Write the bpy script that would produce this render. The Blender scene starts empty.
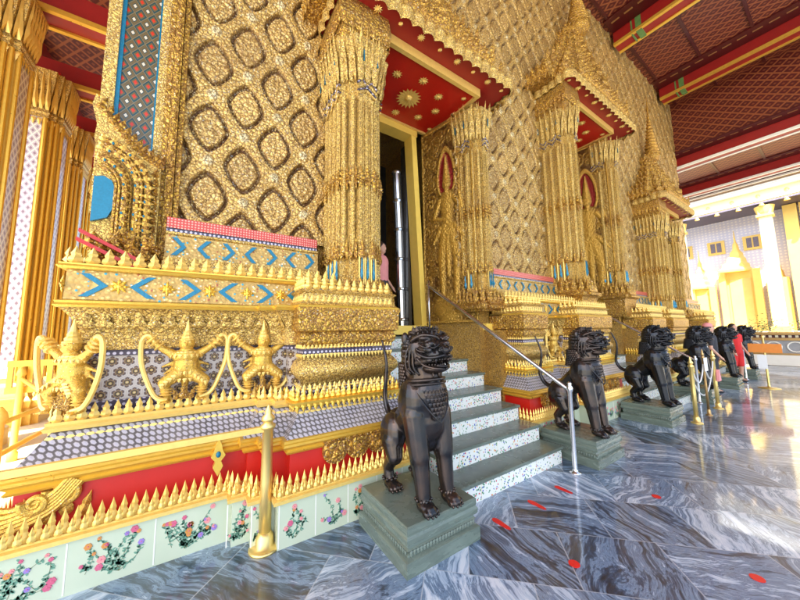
import bpy, bmesh, math, random
import numpy as np
from mathutils import Vector, Matrix
random.seed(7); rng = np.random.default_rng(7)
D = bpy.data; S = bpy.context.scene; COL = S.collection
PI = math.pi
# ------------------------------------------------------------------ camera, sky, sun, exposure
def make_camera():
    f, pitch, yaw, roll, h = 300., math.radians(6.0), math.radians(33.7), math.radians(0.8), 1.6
    F = Vector((math.sin(yaw)*math.cos(pitch), math.cos(yaw)*math.cos(pitch), math.sin(pitch)))
    R0 = Vector((math.cos(yaw), -math.sin(yaw), 0)); U0 = R0.cross(F)
    R = R0*math.cos(roll) - U0*math.sin(roll); U = U0*math.cos(roll) + R0*math.sin(roll)
    cd = D.cameras.new('camera'); c = D.objects.new('camera', cd); COL.objects.link(c)
    cd.sensor_width = 36; cd.lens = 36*f/800; cd.clip_start = 0.05; cd.clip_end = 2000
    c.matrix_world = Matrix(((R.x,U.x,-F.x,0),(R.y,U.y,-F.y,0),(R.z,U.z,-F.z,h),(0,0,0,1)))
    S.camera = c
make_camera()
SUN_EL, SUN_AZ = math.radians(50), math.radians(-122)     # azimuth measured from +Y towards +X
def make_light():
    w = D.worlds.new('World'); S.world = w; w.use_nodes = True
    nt = w.node_tree; nt.nodes.clear()
    sky = nt.nodes.new('ShaderNodeTexSky'); sky.sky_type = 'NISHITA'; sky.sun_disc = False
    sky.sun_elevation = SUN_EL; sky.sun_rotation = SUN_AZ; sky.air_density = 1.0; sky.dust_density = 2.0
    bg = nt.nodes.new('ShaderNodeBackground'); bg.inputs[1].default_value = 0.15
    out = nt.nodes.new('ShaderNodeOutputWorld')
    nt.links.new(sky.outputs[0], bg.inputs[0]); nt.links.new(bg.outputs[0], out.inputs[0])
    l = D.lights.new('sun', 'SUN'); l.energy = 4.5; l.angle = math.radians(0.5); l.color = (1, .94, .84)
    o = D.objects.new('sun', l); COL.objects.link(o)
    d = Vector((math.sin(SUN_AZ)*math.cos(SUN_EL), math.cos(SUN_AZ)*math.cos(SUN_EL), math.sin(SUN_EL)))
    o.rotation_euler = d.to_track_quat('Z', 'Y').to_euler(); o.location = (0,-20,40)
make_light()
vs = S.view_settings; vs.view_transform = 'Standard'; vs.look = 'None'; vs.gamma = 1; vs.use_curve_mapping = False
vs.exposure = 2.1
S.cycles.max_bounces = 10; S.cycles.diffuse_bounces = 5; S.cycles.glossy_bounces = 4
S.cycles.use_denoising = True
# ------------------------------------------------------------------ mesh helpers
class MB:
    """collects vertices and faces of ONE mesh"""
    def __init__(s): s.v=[]; s.f=[]; s.m=[]; s.n=0; s.c=[]
    def add(s, v, f, m=0, T=None, col=None):
        v = np.asarray(v, float).reshape(-1,3)
        if T is not None:
            M_ = np.array(T); v = v@M_[:3,:3].T + M_[:3,3]
        s.v.append(v); b = s.n
        s.f += [tuple(i+b for i in q) for q in f]; s.m += [m]*len(f) if np.isscalar(m) else list(m)
        s.n += len(v)
        if col is not None: s.c.append(np.asarray(col,float).reshape(-1,4))
        return s
    def build(s, name, mats, parent=None, smooth=False, flat_from=None):
        me = D.meshes.new(name)
        V = np.concatenate(s.v) if s.v else np.zeros((0,3))
        me.from_pydata(V.tolist(), [], s.f)
        if not isinstance(mats,(list,tuple)): mats=[mats]
        for m in mats: me.materials.append(m)
        if len(mats)>1: me.polygons.foreach_set('material_index', s.m)
        if s.c:
            a = me.color_attributes.new('Col','FLOAT_COLOR','POINT'); a.data.foreach_set('color', np.concatenate(s.c).ravel())
        if smooth: me.polygons.foreach_set('use_smooth', [True]*len(me.polygons))
        me.update()
        o = D.objects.new(name, me); COL.objects.link(o)
        if parent is not None: o.parent = parent
        return o
def TR(x=0,y=0,z=0, rz=0, rx=0, ry=0, s=1):
    sc = Matrix.Diagonal((s,s,s,1)) if np.isscalar(s) else Matrix.Diagonal((*s,1))
    return Matrix.Translation((x,y,z)) @ Matrix.Rotation(rz,4,'Z') @ Matrix.Rotation(ry,4,'Y') @ Matrix.Rotation(rx,4,'X') @ sc
def box(x0,x1,y0,y1,z0,z1):
    v=[(x0,y0,z0),(x1,y0,z0),(x1,y1,z0),(x0,y1,z0),(x0,y0,z1),(x1,y0,z1),(x1,y1,z1),(x0,y1,z1)]
    return v,[(0,3,2,1),(4,5,6,7),(0,1,5,4),(1,2,6,5),(2,3,7,6),(3,0,4,7)]
def lathe(prof, n=20, cap=True):
    v=[];f=[]
    for r,z in prof:
        for k in range(n):
            a=2*PI*k/n; v.append((r*math.cos(a),r*math.sin(a),z))
    for i in range(len(prof)-1):
        for k in range(n):
            k2=(k+1)%n; f.append((i*n+k,i*n+k2,(i+1)*n+k2,(i+1)*n+k))
    if cap: f.append(tuple(range(n-1,-1,-1))); f.append(tuple((len(prof)-1)*n+k for k in range(n)))
    return v,f
def ell(cx,cy,cz,rx,ry,rz,n=14,m=9):
    v=[];f=[]
    for i in range(m+1):
        t=PI*i/m
        for k in range(n):
            a=2*PI*k/n; v.append((cx+rx*max(math.sin(t),1e-3)*math.cos(a), cy+ry*max(math.sin(t),1e-3)*math.sin(a), cz-rz*math.cos(t)))
    for i in range(m):
        for k in range(n):
            k2=(k+1)%n; f.append((i*n+k,i*n+k2,(i+1)*n+k2,(i+1)*n+k))
    return v,f
def tube(pts, rad, n=8):
    P=[Vector(p) for p in pts]; m=len(P)
    if np.isscalar(rad): rad=[rad]*m
    v=[];f=[]; ref=None
    for i,p in enumerate(P):
        t=(P[min(i+1,m-1)]-P[max(i-1,0)]).normalized()
        if ref is None: ref=t.orthogonal().normalized()
        a=(ref-t*ref.dot(t)).normalized(); ref=a; b=t.cross(a)
        for k in range(n):
            th=2*PI*k/n; v.append(tuple(p+(a*math.cos(th)+b*math.sin(th))*rad[i]))
    for i in range(m-1):
        for k in range(n):
            k2=(k+1)%n; f.append((i*n+k,i*n+k2,(i+1)*n+k2,(i+1)*n+k))
    f.append(tuple(range(n-1,-1,-1))); f.append(tuple((m-1)*n+k for k in range(n)))
    return v,f
def smoothpath(pts, k=6):
    P=[np.array(p,float) for p in pts]; P=[2*P[0]-P[1]]+P+[2*P[-1]-P[-2]]; o=[]
    for i in range(1,len(P)-2):
        for j in range(k):
            t=j/k; a,b,c,d=P[i-1],P[i],P[i+1],P[i+2]
            o.append(.5*((2*b)+(-a+c)*t+(2*a-5*b+4*c-d)*t*t+(-a+3*b-3*c+d)*t**3))
    o.append(P[-2]); return [tuple(q) for q in o]
def extrude_poly(poly, y0, y1):
    """poly in (x,z), solid between y0 and y1"""
    n=len(poly); v=[(x,y0,z) for x,z in poly]+[(x,y1,z) for x,z in poly]
    f=[tuple(range(n)), tuple(range(2*n-1,n-1,-1))]+[(i,(i+1)%n+0,(i+1)%n+n,i+n)[::-1] for i in range(n)]
    return v,f
def sweep(path, prof, closed=False):
    """sweep profile [(offset, z)] along a plan path; offset grows to the RIGHT of travel"""
    P=[np.array(p,float) for p in path]; n=len(P); N=[]
    for i in range(n):
        def nm(a,b):
            d=P[b]-P[a]; d=d/np.linalg.norm(d); return np.array((d[1],-d[0]))
        if closed: n1=nm(i-1,i); n2=nm(i,(i+1)%n)
        else:
            n1=nm(i-1,i) if i>0 else nm(i,i+1); n2=nm(i,i+1) if i<n-1 else n1
        m=n1+n2; m=m/max(m@m,1e-6)*2 ; m=m/ max(1e-6,1) 
        N.append(m*1.0 if np.allclose(n1,n2) is False else n1)
    # for unit offset: mitre vector = (n1+n2)/(1+n1.n2)
    v=[];f=[];k=len(prof)
    for i in range(n):
        for o,z in prof: v.append((P[i][0]+N[i][0]*o, P[i][1]+N[i][1]*o, z))
    R_=range(n if closed else n-1)
    for i in R_:
        j=(i+1)%n
        for q in range(k-1): f.append((i*k+q, j*k+q, j*k+q+1, i*k+q+1))
    return v,f
def arc(o0,z0,o1,z1,b,n=7):
    """curved profile bit bulging by b outward"""
    return [(o0+(o1-o0)*t+b*math.sin(PI*t), z0+(z1-z0)*t) for t in [i/n for i in range(n+1)]]
def along(path, off, step, jit=0):
    """points with angle along an offset path"""
    P=[np.array(p,float) for p in path]; out=[]
    v,_=sweep(path,[(off,0),(off,1)]); Q=[np.array(v[i*2][:2]) for i in range(len(P))]
    for a,b in zip(Q[:-1],Q[1:]):
        L=np.linalg.norm(b-a)
        if L<step*.45: continue
        n=max(1,int(round(L/step))); d=(b-a)/L; ang=math.atan2(d[1],d[0])
        for i in range(n):
            p=a+d*L*(i+.5)/n; out.append((p[0],p[1],ang,L/n))
    return out
def leaf(w,h,d,ridge=True):
    """lotus bud standing up, front towards -y"""
    L=[(-.26*w,0),(-.50*w,.16*h),(-.44*w,.34*h),(-.27*w,.45*h),(-.33*w,.58*h),(-.16*w,.78*h),(0,h),(.16*w,.78*h),(.33*w,.58*h),(.27*w,.45*h),(.44*w,.34*h),(.50*w,.16*h),(.26*w,0)]
    v=[(x,0,z) for x,z in L]+[(0,-d,.22*h),(0,-d*.45,.45*h),(0,-d*.7,.60*h),(0,d*.5,.35*h)]; A,Bm,Cc,K=13,14,15,16
    f=[(0,A,1),(1,A,2),(2,A,Bm,3),(3,Bm,Cc,4),(4,Cc,5),(5,Cc,6),(6,Cc,7),(7,Cc,8),(8,Cc,Bm,9),(9,Bm,A,10),(10,A,11),(11,A,12),(12,A,0)]
    f+=[(i+1,i,K) for i in range(12)]+[(0,12,K)]
    return v,[q[::-1] for q in f]
def crest(mb, path, off, z, w, h, d, step=None, m=0, lean=0):
    V,F=leaf(w,h,d)
    for x,y,a,L in along(path,off,step or w*1.02): mb.add(V,F,m,TR(x,y,z,rz=a,rx=lean,s=(L/(step or w*1.02),1,1)))
def chull_rect(x0,x1,y0,y1): return [(x0,y0),(x1,y0),(x1,y1),(x0,y1)]
def grid_relief(nu,nv,fn,P0,U,V,N):
    """relief sheet: point = P0 + U*u + V*v + N*h(u,v); fn(u,v)->(h,col)"""
    U=np.array(U,float);V=np.array(V,float);N=np.array(N,float);P0=np.array(P0,float)
    lu=np.linalg.norm(U); lv=np.linalg.norm(V)
    u,v=np.meshgrid(np.linspace(0,lu,nu),np.linspace(0,lv,nv),indexing='xy')
    h,c=fn(u,v)
    pts=P0+ (u/lu)[...,None]*U + (v/lv)[...,None]*V + h[...,None]*N
    i=np.arange(nu*nv).reshape(nv,nu)
    q=np.stack([i[:-1,:-1],i[:-1,1:],i[1:,1:],i[1:,:-1]],-1).reshape(-1,4)
    cc=np.concatenate([c,np.ones_like(c[...,:1])],-1)
    return pts.reshape(-1,3),q.tolist(),cc.reshape(-1,4)
def relief_obj(name,mat,parent,nu,nv,fn,P0,U,V,N):
    p,q,c=grid_relief(nu,nv,fn,P0,U,V,N); mb=MB(); mb.add(p,q,0,None,c); return mb.build(name,mat,parent,smooth=True)
def remesh(mb, voxel, smooth=2, ratio=None):
    """fuses the collected shapes into one continuous skin"""
    o=mb.build('tmp',[],None)
    m=o.modifiers.new('r','REMESH'); m.mode='VOXEL'; m.voxel_size=voxel; m.use_smooth_shade=True
    s=o.modifiers.new('s','SMOOTH'); s.factor=.6; s.iterations=smooth
    if ratio: d=o.modifiers.new('d','DECIMATE'); d.ratio=ratio
    dg=bpy.context.evaluated_depsgraph_get(); dg.update()
    me=D.meshes.new_from_object(o.evaluated_get(dg)); D.objects.remove(o)
    me.polygons.foreach_set('use_smooth',[True]*len(me.polygons)); return me
def mobj(name, me, mat, parent=None):
    me.materials.clear(); me.materials.append(mat)
    o=D.objects.new(name, me); COL.objects.link(o)
    if parent is not None: o.parent=parent
    return o
# fix the mitre maths in one place
def sweep(path, prof, closed=False):
    P=np.array(path,float); n=len(P); N=np.zeros((n,2))
    d=np.roll(P,-1,0)-P; L=np.linalg.norm(d,axis=1); L[L==0]=1; d=d/L[:,None]; nn=np.stack([d[:,1],-d[:,0]],1)
    for i in range(n):
        n2=nn[i] if (closed or i<n-1) else nn[i-1]; n1=nn[i-1] if (closed or i>0) else n2
        N[i]=(n1+n2)/max(1+n1@n2,.3)
    v=[];f=[];k=len(prof)
    for i in range(n):
        for o,z in prof: v.append((P[i][0]+N[i][0]*o, P[i][1]+N[i][1]*o, z))
    for i in range(n if closed else n-1):
        j=(i+1)%n
        for q in range(k-1): f.append((i*k+q, j*k+q, j*k+q+1, i*k+q+1))
    return v,f
# ------------------------------------------------------------------ tagging
def thing(name,label,cat,loc=(0,0,0),rz=0,group=None,kind=None):
    o=D.objects.new(name,None); COL.objects.link(o); o.location=loc; o.rotation_euler=(0,0,rz)
    return tag(o,label,cat,group,kind)
def tag(o,label=None,cat=None,group=None,kind=None):
    if label: o['label']=label
    if cat: o['category']=cat
    if group: o['group']=group
    if kind: o['kind']=kind
    return o
def kids(o): return [c for c in D.objects if c.parent==o]
def dup(root, loc=None, rz=None, parent=None, label=None):
    r=root.copy(); COL.objects.link(r)
    if parent is not None: r.parent=parent
    if loc is not None: r.location=loc
    if rz is not None: r.rotation_euler=(0,0,rz)
    if label: r['label']=label
    for ch in kids(root): dup(ch,parent=r)
    return r
# ------------------------------------------------------------------ materials
class G:
    def __init__(s,name,rough=.5,metal=0.,spec=.5):
        s.m=D.materials.new(name); s.m.use_nodes=True; s.nt=s.m.node_tree; s.nt.nodes.clear()
        s.out=s.n('ShaderNodeOutputMaterial'); s.b=s.n('ShaderNodeBsdfPrincipled')
        s.nt.links.new(s.b.outputs[0],s.out.inputs[0])
        s.set(s.b,'Roughness',rough); s.set(s.b,'Metallic',metal); s.set(s.b,'Specular IOR Level',spec)
        s.tc=s.n('ShaderNodeTexCoord')
    def n(s,t,**k):
        x=s.nt.nodes.new(t)
        for a,b in k.items(): setattr(x,a,b)
        return x
    def set(s,node,inp,val):
        if hasattr(val,'outputs'): s.nt.links.new(val.outputs[0],node.inputs[inp])
        elif isinstance(val,bpy.types.NodeSocket): s.nt.links.new(val,node.inputs[inp])
        else:
            if isinstance(val,(tuple,list)) and len(val)==3 and node.inputs[inp].type=='RGBA': val=(*val,1)
            node.inputs[inp].default_value=val
    def mapping(s,scale=(1,1,1),rot=(0,0,0),loc=(0,0,0),src=None):
        x=s.n('ShaderNodeMapping'); s.set(x,0,src if src is not None else s.tc.outputs['Object'])
        x.inputs['Scale'].default_value=scale; x.inputs['Rotation'].default_value=rot; x.inputs['Location'].default_value=loc; return x
    def noise(s,scale,detail=4,vec=None,rough=.5,dist=0):
        x=s.n('ShaderNodeTexNoise'); s.set(x,'Vector',vec if vec is not None else s.tc.outputs['Object'])
        x.inputs['Scale'].default_value=scale; x.inputs['Detail'].default_value=detail; x.inputs['Roughness'].default_value=rough; x.inputs['Distortion'].default_value=dist; return x
    def vor(s,scale,feature='F1',vec=None,rand=1,metric='EUCLIDEAN'):
        x=s.n('ShaderNodeTexVoronoi',feature=feature); s.set(x,'Vector',vec if vec is not None else s.tc.outputs['Object'])
        if feature!='DISTANCE_TO_EDGE': x.distance=metric
        x.inputs['Scale'].default_value=scale; x.inputs['Randomness'].default_value=rand; return x
    def ramp(s,fac,stops,interp='LINEAR'):
        x=s.n('ShaderNodeValToRGB'); x.color_ramp.interpolation=interp; e=x.color_ramp.elements
        while len(e)<len(stops): e.new(.5)
        for el,(p,c) in zip(e,stops): el.position=p; el.color=(*c,1) if len(c)==3 else c
        s.set(x,0,fac); return x
    def mix(s,fac,a,b,mode='MIX'):
        x=s.n('ShaderNodeMix',data_type='RGBA',blend_type=mode); s.set(x,0,fac)
        for i,q in ((6,a),(7,b)):
            if isinstance(q,(tuple,list)): x.inputs[i].default_value=(*q,1) if len(q)==3 else q
            else: s.set(x,i,q)
        s_=x.outputs[2]; return s_
    def math(s,op,a,b=0.,c=None,clamp=False):
        x=s.n('ShaderNodeMath',operation=op,use_clamp=clamp); s.set(x,0,a); s.set(x,1,b)
        if c is not None: s.set(x,2,c)
        return x.outputs[0]
    def bump(s,h,strength=.5,dist=.01,nrm=None):
        x=s.n('ShaderNodeBump'); s.set(x,'Height',h); x.inputs['Strength'].default_value=strength; x.inputs['Distance'].default_value=dist
        if nrm is not None: s.set(x,'Normal',nrm)
        return x.outputs[0]
    def color(s,c): s.set(s.b,'Base Color',c); return s
    def normal(s,n_): s.set(s.b,'Normal',n_); return s
    def sep(s,src=None):
        x=s.n('ShaderNodeSeparateXYZ'); s.set(x,0,src if src is not None else s.tc.outputs['Object']); return x
def R3(c,k): return tuple(min(1,x*k) for x in c)
GOLD=(.76,.46,.07); PALE=(.84,.58,.15); BROWN=(.20,.085,.03)
def gold_carved(name, base=GOLD, dark=BROWN, cell=38, bump=.8, dist=.012, metal=.55, rough=.38, fleck=.25, cr=.035):
    """gilded carving: leafy bumps, brown lacquer plus painted-in shade in the hollows, coloured glass flecks"""
    g=G(name,rough,metal)
    wob=g.noise(cell*.55,4); mp=g.n('ShaderNodeVectorMath',operation='MULTIPLY_ADD')
    g.set(mp,0,wob.outputs['Color']); mp.inputs[1].default_value=(.085,.085,.085); g.set(mp,2,g.tc.outputs['Object'])
    v=g.vor(cell,'F1',mp); v2=g.vor(cell*2.7,'F1',mp); ed=g.vor(cell,'DISTANCE_TO_EDGE',mp)
    h=g.math('SUBTRACT',1.0,g.math('ADD',g.math('MULTIPLY',v.outputs['Distance'],.9),g.math('MULTIPLY',v2.outputs['Distance'],.35)))
    hollow=g.ramp(ed.outputs['Distance'],[(0,(1,1,1)),(cr*1.2,(.75,.75,.75)),(cr*4,(0,0,0))])  # mask that darkens hollows in the colour, deepening their shade
    c=g.mix(g.noise(9,4),R3(base,.82),R3(base,1.12))
    # glass flecks
    fl=g.vor(cell*2.1,'F1'); pick=g.ramp(g.math('FRACT',g.math('MULTIPLY',g.sep(fl.outputs['Color']).outputs[0],7.0)),[(0,(.9,.82,.62)),(.35,(.88,.76,.48)),(.62,(.30,.40,.42)),(.75,(.95,.93,.85)),(.9,(.50,.16,.05))],'CONSTANT')
    sel=g.math('MULTIPLY',g.ramp(fl.outputs['Distance'],[(.22,(1,1,1)),(.34,(0,0,0))]).outputs[0],g.ramp(g.sep(fl.outputs['Color']).outputs[1],[(fleck,(1,1,1)),(fleck+.01,(0,0,0))]).outputs[0])
    c=g.mix(sel,c,pick); c=g.mix(g.math('MULTIPLY',hollow,.92),c,dark); c=g.mix(g.ramp(g.noise(2.3,5),[(.50,(0,0,0)),(.80,(.4,.4,.4))]),c,R3(dark,1.8))
    g.color(c).normal(g.bump(h,bump,dist)); 
    g.set(g.b,'Roughness',g.math('ADD',rough-.08,g.math('MULTIPLY',g.noise(60,2),.2)))
    return g.m
m_gold_carved=gold_carved('gold_carved',cell=28,cr=.06,fleck=.35,bump=1,dist=.018,metal=.7,rough=.32)
m_gold_body=gold_carved('gold_statue_skin',base=(.80,.50,.08),cell=60,bump=.5,dist=.005,fleck=.08,cr=.02)
m_gold_fine=gold_carved('gold_carved_fine',base=PALE,dark=(.17,.075,.02),cell=36,bump=1,dist=.013,fleck=.42,metal=.5,cr=.038,rough=.42)
m_gold_coarse=gold_carved('gold_carved_coarse',base=(.74,.44,.08),dark=(.12,.05,.02),cell=46,bump=1,dist=.012,fleck=.4,cr=.05)
def plain(name,c,rough=.4,metal=0.,var=.15,scale=14,bump=.0,spec=.5):
    g=G(name,rough,metal,spec); g.color(g.mix(g.noise(scale,5),R3(c,1-var),R3(c,1+var)))
    if bump: g.normal(g.bump(g.noise(scale*5,4),bump,.004))
    g.set(g.b,'Roughness',g.math('ADD',rough-.06,g.math('MULTIPLY',g.noise(scale*.7,3),.12)))
    return g.m
m_gold=plain('gilt_plain',(.80,.50,.07),.3,.6,.14,22,.35)
m_gold_pale=plain('gilt_pale',(.84,.58,.15),.38,.4,.14,30,.35)
m_gold_paint=plain('gold_paint',(.86,.60,.11),.42,.12,.10,10,.2)
m_brass=plain('polished_brass',(.82,.60,.20),.34,.75,.06,20)
m_brass_dull=plain('aged_brass',(.45,.28,.11),.35,.8,.15,20)
m_steel=plain('brushed_steel',(.62,.60,.58),.22,.95,.08,30)
m_red=plain('red_lacquer',(.46,.008,.004),.38,0,.12,9,.15)
m_red_bright=plain('bright_red_lacquer',(.52,.012,.004),.42,0,.10,9,.15)
m_red_beam=plain('red_beam_paint',(.27,.009,.006),.45,0,.2,5,.15)
m_red_dark=plain('dark_red_lacquer',(.06,.003,.0025),.4,0,.2,9,.15)
m_turq=plain('turquoise_glass',(.005,.15,.24),.12,.25,.3,60,.5)
m_dark=plain('interior_shade',(.012,.010,.009),.6,0,.2)  # near-black paint stands in for the shade inside the doorways
m_white=plain('white_plaster',(.78,.75,.66),.6,0,.06,5,.2)
m_cream=plain('cream_stone',(.72,.62,.42),.5,0,.1,12,.2)
m_black_wood=plain('inlaid_black_lacquer',(.03,.026,.022),.25,0,.5,60)
m_fringe=plain('pale_gilt_bead',(.78,.66,.36),.4,.3,.1)
def mat_wall():
    """diamond wall: colours of bands, sockets and medallions come from the relief's own colour layer"""
    g=G('diamond_wall_gilding',.42,.42)
    a=g.n('ShaderNodeVertexColor',layer_name='Col'); fl=g.vor(46,'F1'); v3=g.vor(26,'F1')
    pick=g.ramp(g.sep(fl.outputs['Color']).outputs[0],[(0,(.86,.70,.36)),(.3,(.62,.42,.12)),(.5,(.88,.74,.44)),(.60,(.13,.055,.02)),(.78,(.36,.42,.42)),(.84,(.86,.62,.22))],'CONSTANT')
    sel=g.ramp(fl.outputs['Distance'],[(.36,(.8,.8,.8)),(.5,(0,0,0))])
    gate=g.math('MULTIPLY',sel,a.outputs['Alpha']); c=g.mix(g.math('MULTIPLY',gate,.78),a.outputs['Color'],pick)
    ed=g.vor(26,'DISTANCE_TO_EDGE'); hol=g.ramp(ed.outputs['Distance'],[(.0,(.9,.9,.9)),(.15,(0,0,0))])
    c=g.mix(hol,c,(.15,.065,.02))
    c=g.mix(g.ramp(g.noise(1.4,5),[(.46,(0,0,0)),(.72,(.4,.4,.4))]),c,(.30,.16,.05)); g.color(c); h=g.math('SUBTRACT',1.0,g.math('ADD',v3.outputs['Distance'],g.math('MULTIPLY',fl.outputs['Distance'],.4)))
    g.normal(g.bump(h,.9,.014)); return g.m
m_wall=mat_wall()
def mat_relief():
    g=G('gilded_relief',.34,.6); a=g.n('ShaderNodeVertexColor',layer_name='Col')
    v=g.vor(40,'F1'); n=g.noise(26,5)
    c=g.mix(n,R3((1,1,1),.8),(1,1,1)); c=g.mix(1.0,c,a.outputs['Color'],'MULTIPLY')
    g.color(c).normal(g.bump(g.math('ADD',g.math('SUBTRACT',1.0,v.outputs['Distance']),n),1,.013)); return g.m
m_relief=mat_relief()
def planar(g,ax,scale):
    """2-D coordinates on a vertical face: along = x+y (so both orientations work), up = z"""
    s=g.sep(); u=g.math('ADD',s.outputs[0],s.outputs[1]) if ax=='xy' else s.outputs[{'x':0,'y':1}[ax]]
    c=g.n('ShaderNodeCombineXYZ'); g.set(c,0,g.math('MULTIPLY',u,scale)); g.set(c,1,g.math('MULTIPLY',s.outputs[2],scale)); return c
def hexdist(g,p):
    """returns distance to hexagon edge (0 at edge) using two staggered grids"""
    def cell(off):
        a=g.n('ShaderNodeVectorMath',operation='ADD'); g.set(a,0,p); a.inputs[1].default_value=(off[0],off[1],0)
        m=g.n('ShaderNodeVectorMath',operation='WRAP'); g.set(m,0,a); m.inputs[1].default_value=(.5,.866,1); m.inputs[2].default_value=(-.5,-.866,-1)
        ab=g.n('ShaderNodeVectorMath',operation='ABSOLUTE'); g.set(ab,0,m); q=g.sep(ab)
        return g.math('MAXIMUM',q.outputs[0],g.math('ADD',g.math('MULTIPLY',q.outputs[0],.5),g.math('MULTIPLY',q.outputs[1],.866)))
    return g.math('MINIMUM',cell((0,0)),cell((.5,.866)))
def mat_hex():
    g=G('hexagon_mosaic',.3,.1); p=planar(g,'xy',25.); d=hexdist(g,p)
    c=g.ramp(d,[(0,(.60,.58,.62)),(.10,(.30,.30,.42)),(.18,(.48,.46,.50)),(.33,(.36,.34,.38)),(.37,(.03,.03,.045)),(.5,(.015,.015,.03))])
    c=g.mix(g.math('MULTIPLY',g.noise(5,3),.35),c,(.72,.62,.48)); g.color(c).normal(g.bump(g.math('SUBTRACT',0,d),.5,.004)); return g.m
m_hex=mat_hex()
def mat_star():
    g=G('dark_star_mosaic',.28,.15); p=planar(g,'xy',10.5); d=hexdist(g,p); p2=planar(g,'xy',31.5); d2=hexdist(g,p2)
    c=g.ramp(d,[(0,(.55,.38,.08)),(.09,(.50,.34,.08)),(.11,(.06,.03,.02)),(.2,(.05,.03,.02)),(.22,(.35,.22,.08)),(.28,(.10,.05,.04)),(.36,(.09,.05,.04)),(.41,(.52,.47,.42)),(.5,(.40,.33,.28))])
    w=g.ramp(d2,[(.13,(1,1,1)),(.17,(0,0,0))]); c=g.mix(g.math('MULTIPLY',w,.7),c,(.50,.45,.40))
    g.color(c).normal(g.bump(d2,.4,.004)); return g.m
m_star=mat_star()
def mat_dots(name,bg,fg,scale,metal=.1):
    g=G(name,.3,metal); p=planar(g,'xy',scale); v=g.vor(1,'F1',p,0.1); col=g.vor(1,'F1',p,.1)
    c=g.mix(g.ramp(v.outputs['Distance'],[(.24,(1,1,1)),(.32,(0,0,0))]),bg,fg); g.color(c); return g.m
m_spangle=mat_dots('spangled_edge',(.05,.035,.06),(.55,.50,.58),26)
m_redspangle=mat_dots('red_bead_band',(.50,.05,.03),(.75,.35,.25),38)
def mat_chevron_ground():
    g=G('enamel_floral_ground',.36,.35); v=g.vor(34,'F1'); n=g.noise(22,4)
    c=g.mix(n,(.30,.16,.035),(.62,.40,.11)); pk=g.ramp(g.sep(v.outputs['Color']).outputs[0],[(0,(.72,.50,.16)),(.42,(.04,.32,.40)),(.58,(.75,.66,.45)),(.72,(.35,.10,.04)),(.84,(.80,.58,.2))],'CONSTANT')
    c=g.mix(g.ramp(v.outputs['Distance'],[(.26,(1,1,1)),(.36,(0,0,0))]),c,pk); g.color(c).normal(g.bump(g.math('SUBTRACT',1,v.outputs['Distance']),.8,.008)); return g.m
m_floral=mat_chevron_ground()
def mat_tile():
    g=G('glazed_white_tile',.12,0); n=g.noise(4,3)
    g.color(g.mix(n,(.47,.55,.38),(.60,.62,.45))); g.normal(g.bump(g.noise(9,2),.1,.01)); return g.m
m_tile=mat_tile()
def mat_riser():
    g=G('painted_riser_tile',.15,0); p=planar(g,'xy',1.)
    v=g.vor(40,'F1',p); pk=g.ramp(g.sep(v.outputs['Color']).outputs[0],[(0,(.06,.20,.09)),(.24,(.55,.05,.06)),(.40,(.03,.06,.38)),(.54,(.70,.40,.05)),(.62,(.08,.28,.12)),(.82,(.78,.78,.70))],'CONSTANT')
    s=g.ramp(v.outputs['Distance'],[(.30,(1,1,1)),(.42,(0,0,0))])
    g.color(g.mix(s,g.mix(g.noise(3,2),(.72,.73,.66),(.80,.79,.72)),pk)); return g.m
m_riser=mat_riser()
def mat_slate(name,c,streak=.4):
    g=G(name,.2,0); mp=g.mapping((1.0,1.0,5)); n=g.noise(3.0,6,mp,.6,.4); n2=g.noise(40,4)
    c1=g.ramp(n,[(.3,R3(c,.72)),(.5,c),(.7,R3(c,1.3))]); g.color(g.mix(g.math('MULTIPLY',n2,.25),c1,R3(c,1.8)))
    g.set(g.b,'Roughness',g.math('ADD',.14,g.math('MULTIPLY',n,.25))); g.normal(g.bump(n2,.12,.003)); return g.m
m_slate=mat_slate('green_slate',(.115,.145,.115))
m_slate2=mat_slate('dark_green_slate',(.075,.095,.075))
def mat_bronze():
    g=G('dark_bronze',.22,.75); n=g.noise(6,4); n2=g.noise(90,3)
    g.color(g.mix(g.ramp(n,[(.4,(0,0,0)),(.62,(1,1,1))]),(.032,.030,.030),(.075,.052,.04)))
    g.set(g.b,'Roughness',g.math('ADD',.12,g.math('MULTIPLY',n,.22))); g.normal(g.bump(n2,.15,.003)); return g.m
m_bronze=mat_bronze()
m_bronze_dark=plain('black_bronze',(.018,.018,.020),.20,.6,.3,8)
def mat_lattice(name,bgc,linec,scale,k0=0):
    g=G(name,.5,0); s=g.sep(); i0=2 if k0 else 0
    a=g.math('MULTIPLY',g.math('ADD',s.outputs[i0],g.math('MULTIPLY',s.outputs[1],.75)),scale); b=g.math('MULTIPLY',g.math('SUBTRACT',s.outputs[i0],g.math('MULTIPLY',s.outputs[1],.75)),scale)
    fa=g.math('ABSOLUTE',g.math('SUBTRACT',g.math('FRACT',a),.5)); fb=g.math('ABSOLUTE',g.math('SUBTRACT',g.math('FRACT',b),.5))
    m=g.math('MAXIMUM',fa,fb); k=g.ramp(m,[(.36,(0,0,0)),(.42,(1,1,1))]); mn=g.math('MAXIMUM',fa,fb)
    dot=g.ramp(mn,[(.10,(1,1,1)),(.16,(0,0,0))])
    c=g.mix(g.math('MAXIMUM',g.math('MULTIPLY',k,.8),g.math('MULTIPLY',dot,.5)),g.mix(g.noise(3,3),R3(bgc,.7),R3(bgc,1.3)),linec); g.color(c); return g.m
m_lattice=mat_lattice('red_lattice_ceiling',(.075,.003,.0015),(.30,.085,.025),3.6)
m_lattice_v=mat_lattice('red_lattice_gable',(.075,.003,.0015),(.30,.085,.025),3.6,1)
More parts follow.
